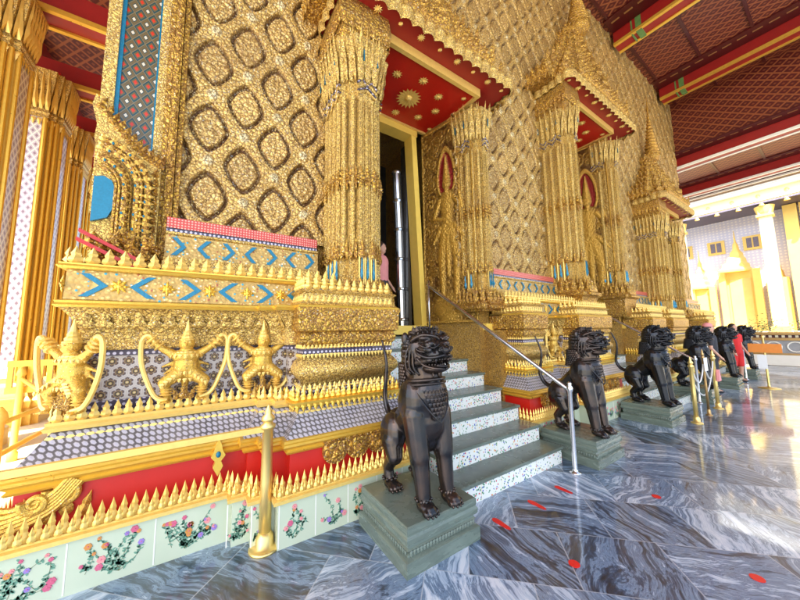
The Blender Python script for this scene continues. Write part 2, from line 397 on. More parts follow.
def mat_colmosaic():
    g=G('column_glass_mosaic',.3,.1); p=planar(g,'xy',9.); q=g.sep(p)
    a=g.math('ADD',q.outputs[0],g.math('MULTIPLY',q.outputs[1],.6)); b=g.math('SUBTRACT',q.outputs[0],g.math('MULTIPLY',q.outputs[1],.6))
    fa=g.math('ABSOLUTE',g.math('SUBTRACT',g.math('FRACT',a),.5)); fb=g.math('ABSOLUTE',g.math('SUBTRACT',g.math('FRACT',b),.5))
    k=g.ramp(g.math('MAXIMUM',fa,fb),[(.18,(.30,.22,.30)),(.22,(.60,.56,.66)),(.38,(.50,.50,.62)),(.42,(.88,.86,.84))]); g.color(k); return g.m
m_colmosaic=mat_colmosaic()
def mat_strip():
    g=G('diamond_enamel_strip',.3,.15); s=g.sep(); u=g.math('MULTIPLY',s.outputs[0],10.5); w=g.math('MULTIPLY',s.outputs[2],7.0)
    a=g.math('ADD',u,w); b=g.math('SUBTRACT',u,w)
    ia=g.math('FLOOR',a); ib=g.math('FLOOR',b)
    fa=g.math('ABSOLUTE',g.math('SUBTRACT',g.math('FRACT',a),.5)); fb=g.math('ABSOLUTE',g.math('SUBTRACT',g.math('FRACT',b),.5))
    m=g.math('MAXIMUM',fa,fb); par=g.math('MODULO',g.math('ABSOLUTE',g.math('ADD',ia,ib)),2.0)
    gold=(.13,.085,.03); A=g.ramp(m,[(0,(.50,.03,.01)),(.15,(.50,.03,.01)),(.17,gold),(.30,gold),(.32,(.004,.05,.06)),(.44,(.004,.05,.06)),(.46,(.20,.14,.06))],'CONSTANT')
    B=g.ramp(m,[(0,(.60,.52,.38)),(.11,(.60,.52,.38)),(.15,(.004,.05,.06)),(.22,gold),(.42,(.06,.07,.05)),(.46,(.20,.14,.06))],'CONSTANT')
    g.color(g.mix(g.math('GREATER_THAN',par,.5),A,B)); g.normal(g.bump(g.math('SUBTRACT',0,m),.4,.006)); return g.m
m_strip=mat_strip()
def mat_marble():
    """diagonal marble slabs, veins turned differently in every slab"""
    g=G('blue_grey_marble',.1,0,.85); s=g.sep(); L=.55; k=.7071/L
    u=g.math('MULTIPLY',g.math('ADD',s.outputs[0],s.outputs[1]),k); w=g.math('MULTIPLY',g.math('SUBTRACT',s.outputs[0],s.outputs[1]),k*.8)
    w=g.math('ADD',w,g.math('MULTIPLY',g.math('MODULO',g.math('FLOOR',u),2.0),.42))
    cu=g.math('FLOOR',u); cw=g.math('FLOOR',w); cell=g.n('ShaderNodeCombineXYZ'); g.set(cell,0,cu); g.set(cell,1,cw)
    wn=g.n('ShaderNodeTexWhiteNoise',noise_dimensions='2D'); g.set(wn,'Vector',cell); r=g.sep(wn.outputs['Color'])
    ang=g.math('MULTIPLY',g.math('FLOOR',g.math('MULTIPLY',r.outputs[0],4.0)),.9)
    rot=g.n('ShaderNodeVectorRotate',rotation_type='Z_AXIS'); g.set(rot,'Vector',g.tc.outputs['Object']); g.set(rot,'Angle',ang)
    ofs=g.n('ShaderNodeVectorMath',operation='MULTIPLY_ADD'); g.set(ofs,0,wn.outputs['Color']); ofs.inputs[1].default_value=(9,9,9); g.set(ofs,2,rot)
    mp=g.n('ShaderNodeMapping'); g.set(mp,0,ofs); mp.inputs['Scale'].default_value=(.42,3.0,1)
    big=g.noise(1.6,3,ofs,.5); wrp=g.n('ShaderNodeVectorMath',operation='MULTIPLY_ADD'); g.set(wrp,0,big.outputs['Color']); wrp.inputs[1].default_value=(.7,1.0,0); g.set(wrp,2,mp)
    n1=g.noise(4.6,9,wrp,.68,.4); n2=g.noise(15,6,wrp,.7,.3)
    t=g.math('ADD',g.math('MULTIPLY',n1,.62),g.math('MULTIPLY',n2,.38)); t=g.math('ADD',t,g.math('MULTIPLY',g.math('SUBTRACT',r.outputs[1],.5),.16))
    c=g.ramp(t,[(.32,(.004,.009,.02)),(.40,(.015,.035,.075)),(.445,(.06,.105,.18)),(.48,(.21,.31,.44)),(.515,(.07,.12,.21)),(.55,(.34,.45,.58)),(.65,(.66,.72,.78))])
    eu=g.math('ABSOLUTE',g.math('SUBTRACT',g.math('FRACT',u),.5)); ew=g.math('ABSOLUTE',g.math('SUBTRACT',g.math('FRACT',w),.5))
    j=g.ramp(g.math('MAXIMUM',eu,ew),[(.4925,(0,0,0)),(.496,(1,1,1))]); c=g.mix(g.math('MULTIPLY',j,.6),c,(.50,.53,.56))
    g.color(c); g.set(g.b,'Roughness',g.math('ADD',.26,g.math('MULTIPLY',g.noise(1.3,5),.2))); g.set(g.b,'IOR',1.75); g.set(g.b,'Coat Weight',.7); g.set(g.b,'Coat Roughness',g.math('MULTIPLY',g.noise(2.1,5),.12))
    g.normal(g.bump(g.math('ADD',g.noise(2.2,2),g.math('MULTIPLY',j,-.15)),.06,.02)); return g.m
m_marble=mat_marble()
def mat_yard():
    g=G('pale_paving',.6,0); br=g.n('ShaderNodeTexBrick'); g.set(br,'Vector',g.tc.outputs['Object']); br.inputs['Scale'].default_value=1; br.inputs['Brick Width'].default_value=1.2; br.inputs['Row Height'].default_value=.6; br.inputs['Mortar Size'].default_value=.012
    br.inputs['Color1'].default_value=(.36,.34,.30,1); br.inputs['Color2'].default_value=(.42,.40,.36,1); br.inputs['Mortar'].default_value=(.3,.28,.25,1)
    g.color(g.mix(g.math('MULTIPLY',g.noise(1.5,5),.4),br.outputs[0],(.40,.38,.34))); return g.m
m_yard=mat_yard()
m_leafgreen=plain('leaf_green',(.10,.20,.05),.5,0,.4,8)
def mat_vcol(name,rough=.6):
    g=G(name,rough); a=g.n('ShaderNodeVertexColor',layer_name='Col'); g.color(a.outputs['Color']); return g.m
m_farwall=mat_dots('far_blue_mosaic',(.62,.63,.76),(.82,.80,.82),5.)  # pale tone paints in the bright haze over the far hall
m_skin=plain('skin',(.55,.30,.20),.5,0,.08); m_cloth_red=plain('red_cloth',(.62,.02,.02),.8,0,.1); m_cloth_pink=plain('pink_cloth',(.72,.28,.27),.8,0,.1)
m_cloth_dark=plain('dark_cloth',(.03,.03,.035),.8,0,.2); m_hair=plain('hair',(.02,.014,.01),.5,0,.2)
m_orange=plain('orange_board',(.75,.24,.03),.5,0,.1); m_paper=plain('white_paper',(.8,.8,.78),.7,0,.03); m_sticker=plain('red_sticker',(.72,.02,.015),.35,0,.15,30)
m_rope=plain('white_rope',(.72,.70,.66),.7,0,.1,80,.4)
# ------------------------------------------------------------------ ground
def quad_sheet(name,x0,x1,y0,y1,z,mat,kind='structure'):
    mb=MB(); mb.add([(x0,y0,z),(x1,y0,z),(x1,y1,z),(x0,y1,z)],[(0,1,2,3)]); o=mb.build(name,mat); o['kind']=kind; return o
quad_sheet('ground',-300,400,-300,300,-.012,m_yard)
quad_sheet('marble_pavement',-3.6,19.4,-8,4.0,0,m_marble)
quad_sheet('side_gallery_pavement',-8,-3.604,-8,4.0,.0,m_cream); quad_sheet('gallery_floor',-8,-.9,4.004,22,0,m_cream)
# ------------------------------------------------------------------ the temple
temple=thing('temple_building','tall gilded temple hall with diamond patterned walls, ornate doorways and red coffered eaves','temple')
DOORS=[(2.86,0),(8.0,1),(13.16,0)]
SECT=[[(-.66,10),(-.66,3.2),(.62,3.2),(.62,3.1),(.74,3.1),(.74,2.98),(.90,2.98),(.90,2.86),(1.58,2.86),(1.58,3.05)],
      [(4.15,3.05),(4.15,2.86),(4.42,2.86),(4.42,3.02),(4.62,3.02),(4.62,3.2),(5.62,3.2),(5.62,3.05),(5.77,3.05),(5.77,2.86),(6.72,2.86),(6.72,3.05)],
      [(9.34,3.05),(9.34,2.86),(9.9,2.86),(9.9,3.02),(10.1,3.02),(10.1,3.2),(10.7,3.2),(10.7,3.05),(10.85,3.05),(10.85,2.86),(11.85,2.86),(11.85,3.05)],
      [(14.45,3.05),(14.45,2.86),(15.0,2.86),(15.0,3.02),(15.2,3.02),(15.2,3.2),(17.1,3.2),(17.1,12)]]
def part(name,mat,mb,smooth=False): return mb.build(name,mat,temple,smooth)
def sw(path,prof,m=0,mb=None):
    mb=mb or MB(); v,f=sweep(path,prof); mb.add(v,f,m); return mb
SECT_UP=[[(-.66,10),(-.66,3.2),(1.22,3.2)],[(4.05,3.2),(6.36,3.2)],[(9.35,3.2),(11.62,3.2)],[(14.45,3.2),(17.1,3.2),(17.1,12)]]
for si,path in enumerate(SECT):
    near = si<2; upath=SECT_UP[si]
    part('tile_band',m_tile,sw(path,[(.35,-.01),(.35,.325)]))
    mb=sw(path,[(.35,.325),(.385,.33),(.385,.355),(.36,.362),(.36,.375),(.25,.377)]); part('plinth_moulding',m_gold_pale,mb)
    mb=MB(); crest(mb,path,.35,.372,.055,.155,.024,.055); 
    if near: crest(mb,path,.368,.372,.040,.095,.015,.055)
    part('lotus_cresting',m_gold_pale,mb)
    part('red_recess',m_red_bright,sw(path,[(.25,.377),(.245,.63)]))
    mb=sw(path,[(.245,.63),(.275,.635),(.285,.65),(.27,.665),(.285,.68),(.30,.685),(.31,.70),(.30,.715),(.31,.73),(.30,.745),(.28,.75)]); part('gilt_moulding',m_gold,mb)
    part('hexagon_mosaic_slope',m_hex,sw(path,[(.28,.75),(.14,.955)]))
    mb=sw(path,[(.14,.955),(.17,.96),(.18,.985),(.165,1.0),(.17,1.02),(.04,1.022)]); part('step_moulding',m_gold_pale,mb)
    mb=MB(); crest(mb,path,.15,1.015,.062,.12,.02,.062)
    if near: crest(mb,path,.165,.93,.05,.08,.012,.05,lean=PI*.98)
    part('petal_cresting',m_gold_pale,mb)
    part('bead_band',m_spangle,sw(path,[(.05,1.02),(.05,1.115)])); part('frieze_panel',m_star,sw(path,[(.05,1.115),(.035,1.118),(.035,1.445)])); part('bead_band',m_spangle,sw(path,[(.035,1.445),(.05,1.448),(.05,1.49)]))
    mbl=MB(); crest(mbl,path,.035,1.53,.105,.17,.016,.10,lean=.32); crest(mbl,path,.082,1.645,.105,.155,.016,.10,lean=.40)
    part('belly_leaf_carving',m_gold_fine,mbl)
    part('carved_belly_moulding',m_gold_fine,sw(path,[(.05,1.49),(.075,1.492),(.075,1.52),(.06,1.522)]+arc(.06,1.525,.16,1.80,-.035,8)+[(.18,1.805)],0),True)
    mb=sw(path,[(.18,1.805),(.19,1.82),(.18,1.835),(.185,1.85),(.15,1.86),(-.5,1.862)]); sw(upath,[(.15,2.075),(.18,2.08),(.19,2.095),(.18,2.11),(.18,2.12),(-.4,2.125)],0,mb); part('belt_moulding',m_gold,mb)
    part('enamel_belt',m_floral,sw(upath,[(.15,1.862),(.145,2.075)]))
    mb=MB(); crest(mb,upath,.15,2.12,.085,.13,.035,.088); part('bud_cresting',m_gold_pale,mb)
    # turquoise chevrons and rosettes on the belt
    mb=MB(); mr=MB(); k=0
    for x,y,a,L in along(upath,.152,.29):
        if L<.2: continue
        sgn=1 if k%2 else -1; k+=1; h=.085
        for s in (1,-1):
            mb.add(*extrude_poly([(-.085*sgn,0),(-.035*sgn,0),(.07*sgn,s*h),(.02*sgn,s*h)],-.006,.004),0,TR(x,y,1.968,rz=a))
        xo=.145
        for q in range(8):
            V,F=leaf(.034,.062 if (q%2==0 or sgn<0) else .045,.014); mr.add(V,F,0,TR(x,y,1.968,rz=a)@Matrix.Translation((xo,-.004,0))@Matrix.Rotation(q*PI/4,4,'Y'))
        mr.add(*ell(0,0,0,.016,.014,.016,8,5),0,TR(x,y,1.968,rz=a)@Matrix.Translation((xo,-.008,0)))
    part('turquoise_chevron_inlay',m_turq,mb); part('belt_rosettes',m_gold,mr)
# --- upper wall belts between the door surrounds
UP=[[(-.30,3.56),(1.12,3.56)],[(4.12,3.56),(6.28,3.56)],[(9.56,3.56),(11.55,3.56)],[(14.42,3.56),(17.06,3.56),(17.06,9)]]
for ui,path in enumerate(UP):
    mb=sw(path,[(.30,2.12),(.30,2.24),(.22,2.25),(.22,2.30),(.17,2.31)]); sw(path,[(.14,2.52),(.16,2.53),(.16,2.55),(.11,2.56)],0,mb); part('upper_belt_moulding',m_gold_fine,mb)
    part('upper_enamel_belt',m_floral,sw(path,[(.15,2.31),(.14,2.52)])); part('pink_bead_band',m_redspangle,sw(path,[(.11,2.60),(.11,2.70),(.0,2.71)])); part('dark_bead_line',m_spangle,sw(path,[(.10,2.56),(.10,2.60)]))
    mb=MB(); k=0
    for x,y,a,L in along(path,.152,.21):
        sgn=1 if k%2 else -1; k+=1
        for s in (1,-1): mb.add(*extrude_poly([(-.06*sgn,0),(-.02*sgn,0),(.055*sgn,s*.085),(.012*sgn,s*.085)],-.006,.004),0,TR(x,y,2.415,rz=a))
    part('turquoise_chevron_inlay',m_turq,mb)
# --- diamond wall relief
cBAND=np.array((.74,.47,.12)); cSOCK=np.array((.075,.028,.008)); cMED=np.array((.66,.42,.12)); cROS=np.array((.82,.68,.36))
def diamond(u,v,x0,z0):
    X=u+x0; Z=v+z0; du,dv=.33,.38
    ci=np.floor((X+du/2)/du)*12.9898+np.floor((Z+dv/2)/dv)*78.233; rnd=np.modf(np.abs(np.sin(ci)*43758.5))[0]
    X=X+.010*np.sin(Z*2.1)+.006*np.sin(Z*5.3+1); Z=Z+.010*np.sin(X*2.7)
    best=np.full(X.shape,9.); bu=np.zeros_like(X); bv=np.zeros_like(X)
    for a,b in ((0,0),(du,dv)):
        lu=(X-a+du)%(2*du)-du; lv=(Z-b+dv)%(2*dv)-dv
        r=(np.abs(lu)/.190)**1.42+(np.abs(lv)/.275)**1.42
        w=r<best; best=np.where(w,r,best); bu=np.where(w,lu,bu); bv=np.where(w,lv,bv)
    r=best
    sm=lambda a,b,x: np.clip((x-a)/(b-a),0,1)**2*(3-2*np.clip((x-a)/(b-a),0,1))
    band=sm(.95,1.04,r); med=1-sm(.68,.77,r)
    ang=np.arctan2(bv,bu); dist=np.hypot(bu,bv)
    h=-.055+.06*band+med*(.047+.007*np.sin(X*83+np.sin(Z*61)*1.7)*np.sin(Z*77+np.sin(X*53)*1.9)+.006*np.cos(5*ang+dist*60))
    # rosettes on the lattice crossings
    rr=np.full(X.shape,9.)
    for a,b in ((du,0),(0,dv)):
        lu=(X-a+du)%(2*du)-du; lv=(Z-b+dv)%(2*dv)-dv; rr=np.minimum(rr,np.hypot(lu,lv*.9))
    ros=1-sm(.045,.06,rr); h=h+ros*(.02+.008*np.cos(rr*200))
    # edge beads along the bands
    h=h+band*(.006*np.sin(X*97+np.sin(Z*71)*2)*np.sin(Z*89+np.cos(X*67)*2)+.004*np.cos(r*24))
    c=cSOCK*np.ones(X.shape+(3,)); c=c*(1-med[...,None])+cMED*med[...,None]; c=c*(1-band[...,None])+cBAND*band[...,None]; c=c*(1-ros[...,None])+cROS*ros[...,None]
    c=c*(.80+.34*rnd[...,None]*med[...,None]+.16*(1-med[...,None])); h=h+med*(rnd-.5)*.012
    return h,c
def wallseg(x0,x1,z0,z1,res):
    nu=int((x1-x0)/res)+1; nv=int((z1-z0)/res)+1
    relief_obj('diamond_wall',m_wall,temple,nu,nv,lambda u,v: diamond(u,v,x0,z0),(x0,3.6,z0),(x1-x0,0,0),(0,0,z1-z0),(0,-1,0))
ZT=11.4
wallseg(-.26,1.9,2.68,5.9,.013); wallseg(3.6,6.7,2.68,7.0,.015); wallseg(-.26,3.6,5.9,ZT,.03); wallseg(1.9,3.6,5.55,5.9,.03)
wallseg(3.6,9.2,7.0,ZT,.026); wallseg(9.2,12.3,2.68,7,.026); wallseg(9.2,17.05,7,ZT,.034); wallseg(14.0,17.05,2.68,7,.034); wallseg(12.3,14.0,5.6,7,.034)
# corner: bead borders, enamel strip, carved band
def pbox(name,mat,*bs,smooth=False):
    mb=MB()
    for b in bs: mb.add(*box(*b))
    return part(name,mat,mb)
pbox('bead_border',m_gold_fine,(-.84,-.75,3.545,3.7,2.66,ZT)); pbox('enamel_strip',m_strip,(-.72,-.47,3.57,3.7,2.3,ZT)); pbox('blue_edge_line',m_turq,(-.75,-.72,3.56,3.7,2.3,ZT),(-.47,-.455,3.56,3.7,2.3,ZT))
pbox('bead_border',m_gold_fine,(-.455,-.39,3.548,3.7,2.3,ZT)); 
mb=MB()
for i,(x0,x1,y) in enumerate(((-.385,-.345,3.52),(-.34,-.275,3.50),(-.27,-.23,3.53))): mb.add(*box(x0,x1,y,3.7,2.3,ZT))
for k in range(70): mb.add(*ell(-.308,3.497,2.5+k*.125,.026,.014,.055,8,6))
part('carved_corner_band',m_gold_carved,mb)
# solid core of the hall with door voids
core=[(-.80,1.95,3.66,12,.0,ZT),(3.75,6.85,3.66,12,.0,ZT),(9.2,11.95,3.66,12,.0,ZT),(14.25,17.0,3.66,12,.0,ZT)]
core+=[(1.95,3.75,3.66,12,5.75,ZT),(6.85,9.2,3.66,12,7.05,ZT),(11.95,14.25,3.66,12,5.75,ZT)]
pbox('wall_core',m_gold_coarse,*core)
pbox('interior_shade',m_dark,*[(c-1,c+1,6.2,6.3,0,7) for c,_ in DOORS])  # black panels painted as the deep shade behind each door
# --- door surrounds
def sdf_caps(u,v,a,b,ra,rb):
    pa=np.stack([u-a[0],v-a[1]],-1); ba=np.array(b)-np.array(a); t=np.clip((pa@ba)/(ba@ba+1e-9),0,1); d=np.hypot(pa[...,0]-ba[0]*t,pa[...,1]-ba[1]*t); return d/(ra+(rb-ra)*t)
def guardian(u,v,W,H,flip=False):
    """celestial guardian standing in a flame niche among curling foliage"""
    s=H/4.2; cx=W*.5; X=(u-cx)/s*(-1 if flip else 1); Z=v/s
    rs=np.random.default_rng(5); h=np.zeros_like(u)
    def scrolls(n,r0,r1,amp):
        nonlocal h
        for i in range(n):
            px,pz=rs.uniform(-.75,.75),rs.uniform(0,4.2); R_=rs.uniform(r0,r1); ph=rs.uniform(0,6.3); sg=rs.choice((-1,1))
            dx,dz=X-px,Z-pz; rr=np.hypot(dx,dz); k=rr<R_; an=np.arctan2(dz,dx)
            q=amp*(.55+.45*np.cos(rr/R_*13+sg*an+ph)+.25*np.cos(9*an+ph))*(1-rr/R_*.5); h=np.where(k,np.maximum(h*.6,q),h)
    scrolls(130,.10,.24,.026); scrolls(260,.04,.10,.020)
    fig=np.full(u.shape,9.)
    def C(a,b,ra,rb):
        nonlocal fig; fig=np.minimum(fig,sdf_caps(X,Z,a,b,ra,rb))
    C((0,2.05),(0,2.55),.13,.19); C((0,2.6),(0,2.75),.06,.06); C((0,2.86),(0,2.92),.10,.10); C((0,3.0),(0,3.5),.09,.012)
    C((-.17,2.55),(-.33,2.2),.065,.055); C((-.33,2.2),(-.08,2.12),.05,.04); C((.17,2.55),(.36,2.28),.065,.055); C((.36,2.28),(.30,2.62),.05,.04)
    C((-.06,1.95),(-.16,1.3),.15,.11); C((-.16,1.3),(-.15,.55),.10,.065); C((.06,1.95),(.2,1.35),.15,.11); C((.2,1.35),(.17,.55),.10,.065)
    C((-.15,.5),(-.28,.46),.055,.04); C((.17,.5),(.30,.46),.055,.04); C((0,1.9),(0,.95),.12,.05); C((-.17,1.95),(-.36,1.65),.08,.03); C((.17,1.95),(.38,1.68),.08,.03)
    C((.34,.9),(.30,3.3),.014,.014); C((0,.25),(0,.1),.42,.28)
    orn=.0025*np.sin(Z*47+np.sin(X*30))*np.cos(X*60)+.0015*np.cos(Z*110)
    body=np.clip(1.05-fig,0,1); hb=.034*np.sqrt(body)+orn
    halo=((np.abs(X)/.24)**1.6+(np.clip((Z-2.95),-.3,9)/.74*np.where(Z>2.95,1,1.6))**2); hl=(halo<1)&(halo>.70); hin=(halo<=.70)&(Z>2.6); hl=hl&(Z>2.6)
    h=np.where(hin,-.010,h); h=np.where(hl,.024,h); h=np.where(fig<1.05,np.maximum(h*.4,hb),h)
    edge=np.minimum(np.minimum(u,W-u),np.minimum(v,H-v)); h=np.where(edge<.03,.026,h)
    t=np.clip((h+.002)/.03,0,1)[...,None]; c=np.array((.10,.04,.01))*(1-t)+np.array((.68,.40,.07))*t; c[hin&(fig>1.05)]=(.28,.02,.015)
    return h*1.1,c
def pilaster(x0,x1,yf,z0,z1,z2,sc=1.0):
    """redented shaft from z0, capital starts at z1 and ends at z2"""
    e=.075*sc; path=[(x0,3.68),(x0,yf+2*e),(x0+e,yf+2*e),(x0+e,yf+e),(x0+2*e,yf+e),(x0+2*e,yf),(x1-2*e,yf),(x1-2*e,yf+e),(x1-e,yf+e),(x1-e,yf+2*e),(x1,yf+2*e),(x1,3.68)]
    sh=sw(path,[(.0,z0),(-.02,z1)]); w=x1-x0-4*e; n=3
    for k in range(n): 
        xx=x0+2*e+w*(k+.5)/n; r=w/n*.30
        sh.add(*tube([(xx,yf+.01,z0+.55*sc),(xx,yf+.01,z1-.05)],r,10))
        for s in (1,-1): sh.add(*tube([(xx+s*r*1.05,yf-.012,z0+.55*sc),(xx+s*r*1.05,yf-.012,z1-.05)],r*.16,6))
    for xx,yy in ((x0+e*.5,yf+2*e),(x0+e*1.5,yf+e),(x1-e*1.5,yf+e),(x1-e*.5,yf+2*e)): sh.add(*tube([(xx,yy-.008,z0+.5*sc),(xx,yy-.008,z1)],e*.36,8))
    for sx in (x0,x1):
        m_=max(1,int((3.6-yf-2*e)/.12))
        for k in range(m_):
            yy=yf+2*e+(3.6-yf-2*e)*(k+.5)/m_; sg=-1 if sx==x0 else 1
            sh.add(*tube([(sx-sg*.006,yy,z0+.5*sc),(sx-sg*.006,yy,z1-.05)],.034*sc,10))
            for q in (-1,1): sh.add(*tube([(sx+sg*.004,yy+q*.045*sc,z0+.5*sc),(sx+sg*.004,yy+q*.045*sc,z1-.05)],.007,6))
    part('pilaster_shaft',m_gold_fine,sh)
    mb=MB()
    for zc,hh in ((z0+(z1-z0)*.56,.05*sc),):
        sw(path,[(.0,zc-.02),(.03,zc),(.015,zc+.02),(.03,zc+.04),(.0,zc+.06)],0,mb); crest(mb,path,.02,zc+.05,.075*sc,.13*sc,.02,.08*sc); crest(mb,path,.02,zc-.01,.075*sc,.11*sc,.02,.08*sc,lean=PI)
    part('shaft_collar',m_gold_carved,mb)
    # foot: flaring rings, flame leaves, turquoise ovals
    mb=sw(path,[(.16,z0-.16),(.17,z0-.12),(.12,z0-.08),(.12,z0-.03),(.06,z0)]+arc(.05,z0,.02,z0+.12*sc,.02,4)+[(0,z0+.13*sc)])
    crest(mb,path,.12,z0-.05,.085*sc,.19*sc,.03,.085*sc,lean=-.15); crest(mb,path,.05,z0+.06*sc,.10*sc,.16*sc,.03,.11*sc); crest(mb,path,.015,z0+.42*sc,.10*sc,.24*sc,.03,.105*sc)
    part('pilaster_foot',m_gold_carved,mb)
    mt=MB(); g2=MB()
    for k in range(3):
        yy=yf+2*e+.06+k*.13
        if yy<3.58: V,F=leaf(.06,.26*sc,.025); mt.add(V,F,0,TR(x0-.012,yy,z0+.19*sc,rz=-PI/2)); g2.add(*tube([(x0-.008,yy+.06,z0+.14*sc),(x0-.008,yy+.06,z0+.5*sc)],.016,8))
    for k in range(n):
        xx=x0+2*e+w*(k+.5)/n; V,F=leaf(w/n*.5,.28*sc,.025); mt.add(V,F,0,TR(xx,yf-.022,z0+.19*sc)); 
        for s in (1,-1): g2.add(*tube([(xx+s*w/n*.36,yf-.012,z0+.14*sc),(xx+s*w/n*.36,yf-.012,z0+.5*sc)],w/n*.11,8))
    part('turquoise_oval_inlay',m_turq,mt); part('oval_setting',m_gold_pale,g2)
    # capital: zigzag necking rings, long lotus petals flaring out
    H=z2-z1; mb=MB(); md=MB()
    def zig(off,z,a,t,mbx):
        for x,y,an,L in along(path,off,.17*sc):
            for s in (1,-1):
                P=[(s*L/2,0,z),(0,0,z+a)]; 
                T_=TR(x,y,0,rz=an); mbx.add(*tube(P,t,5),0,T_)
    zig(.01,z1+.0*H,.075*sc,.014,mb); zig(.012,z1+.05*H,.075*sc,.009,md); zig(.016,z1+.10*H,.075*sc,.016,mb); zig(.02,z1+.16*H,.075*sc,.010,md)
    sw(path,[(-.02,z1-.05),(.0,z1+.1*H),(.01,z1+.3*H),(.04,z1+.62*H),(.085,z1+.86*H),(.08,z1+.9*H),(-.2,z1+.9*H)],0,mb)
    part('capital_body',m_gold_fine,mb); part('capital_zigzag_line',m_spangle,md)
    mb=MB(); V,F=leaf(.1*sc,H*.85,.035); 
    crest(mb,path,.03,z1+.22*H,.088*sc,.80*H,.035,.09*sc,lean=.10); crest(mb,path,.05,z1+.45*H,.07*sc,.62*H,.03,.09*sc,lean=.14)
    part('capital_petals',m_gold_fine,mb)
    mt=MB(); 
    for x,y,an,L in along(path,.07,.18*sc): mt.add(*box(-.006,.006,-.012,0,.50*H,.68*H),0,TR(x+.02*math.cos(an),y,z1,rz=an))
    part('capital_glass_slips',m_turq,mt)
def canopy(c,hw,z0,apex,sc,yf):
    """stacked spire canopy rising from the wall over one door"""
    y1=3.64; mb=MB(); mc=MB(); prof=[]
    n=7; zz=z0; 
    for i in range(n):
        t=i/(n-1); w=hw*(1-t)**1.55+.30*sc; d=(y1-yf)*((1-t)**1.2)+.26*sc*t+.0; hgt=(.30-.06*t)*sc
        w2=hw*(1-(i+1)/(n-1))**1.55+.30*sc if i<n-1 else .24*sc
        if i==n-1: w2=.22*sc
        path=[(c-w,y1),(c-w,y1-d*.62),(c-w*.82,y1-d*.62),(c-w*.82,y1-d*.84),(c-w*.6,y1-d*.84),(c-w*.6,y1-d),(c+w*.6,y1-d),(c+w*.6,y1-d*.84),(c+w*.82,y1-d*.84),(c+w*.82,y1-d*.62),(c+w,y1-d*.62),(c+w,y1)]
        sw(path,[(-.3*w,zz-.02),(-.02,zz-.02),(.035,zz),(.05,zz+.05*sc),(.02,zz+.07*sc),(.035,zz+.1*sc),(-.02,zz+.13*sc),(-(w-w2)*.55,zz+hgt*.6),(-(w-w2)*.85,zz+hgt)],0,mb)
        lw=(.13-.05*t)*sc
        crest(mc,path,.03,zz+.09*sc,lw,(.19-.07*t)*sc,.05,lw*.92,lean=.08); crest(mc,path,.04,zz+.03*sc,lw*.7,(.12)*sc,.03,lw*.8,lean=PI)
        for x_,y_ in path[1:-1]:
            V,F=leaf(.15*sc*(1-t*.5),.36*sc*(1-t*.45),.06); mc.add(V,F,0,TR(x_,y_-.01,zz+.1*sc,rx=.12)); 
        V,F=leaf(.42*sc*(1-t*.6),.46*sc*(1-t*.5),.09); mc.add(V,F,0,TR(c,y1-d-.03,zz+.08*sc))
        zz+=hgt
    part('canopy_tier',m_gold_carved,mb); part('canopy_flames',m_gold_carved,mc)
    # spire of dwindling rings
    H=apex-zz; pr=[(.18*sc,-.15),(.22*sc,0),(.19*sc,.03)]; k=13; z=.0
    rr=[.185*sc*(1-j/k)**1.1+.02 for j in range(k+1)]; zs=[H*.72*(1-(1-j/k)**1.0) for j in range(k+1)]
    for j in range(k):
        a,b=zs[j],zs[j+1]; h_=b-a; pr+=[(rr[j]*.72,a+h_*.02),(rr[j],a+h_*.25),(rr[j]*1.12,a+h_*.5),(rr[j]*.95,a+h_*.72),(rr[j]*.62,a+h_*.9)]
    pr+=[(.03*sc,H*.74),(.045*sc,H*.78),(.02*sc,H*.82),(.012,H*.92),(.004,H)]
    v,f=lathe(pr,14); sp=MB(); sp.add(v,f,0,TR(c,3.64-.30*sc,zz)); part('spire',m_gold_carved,sp,True)
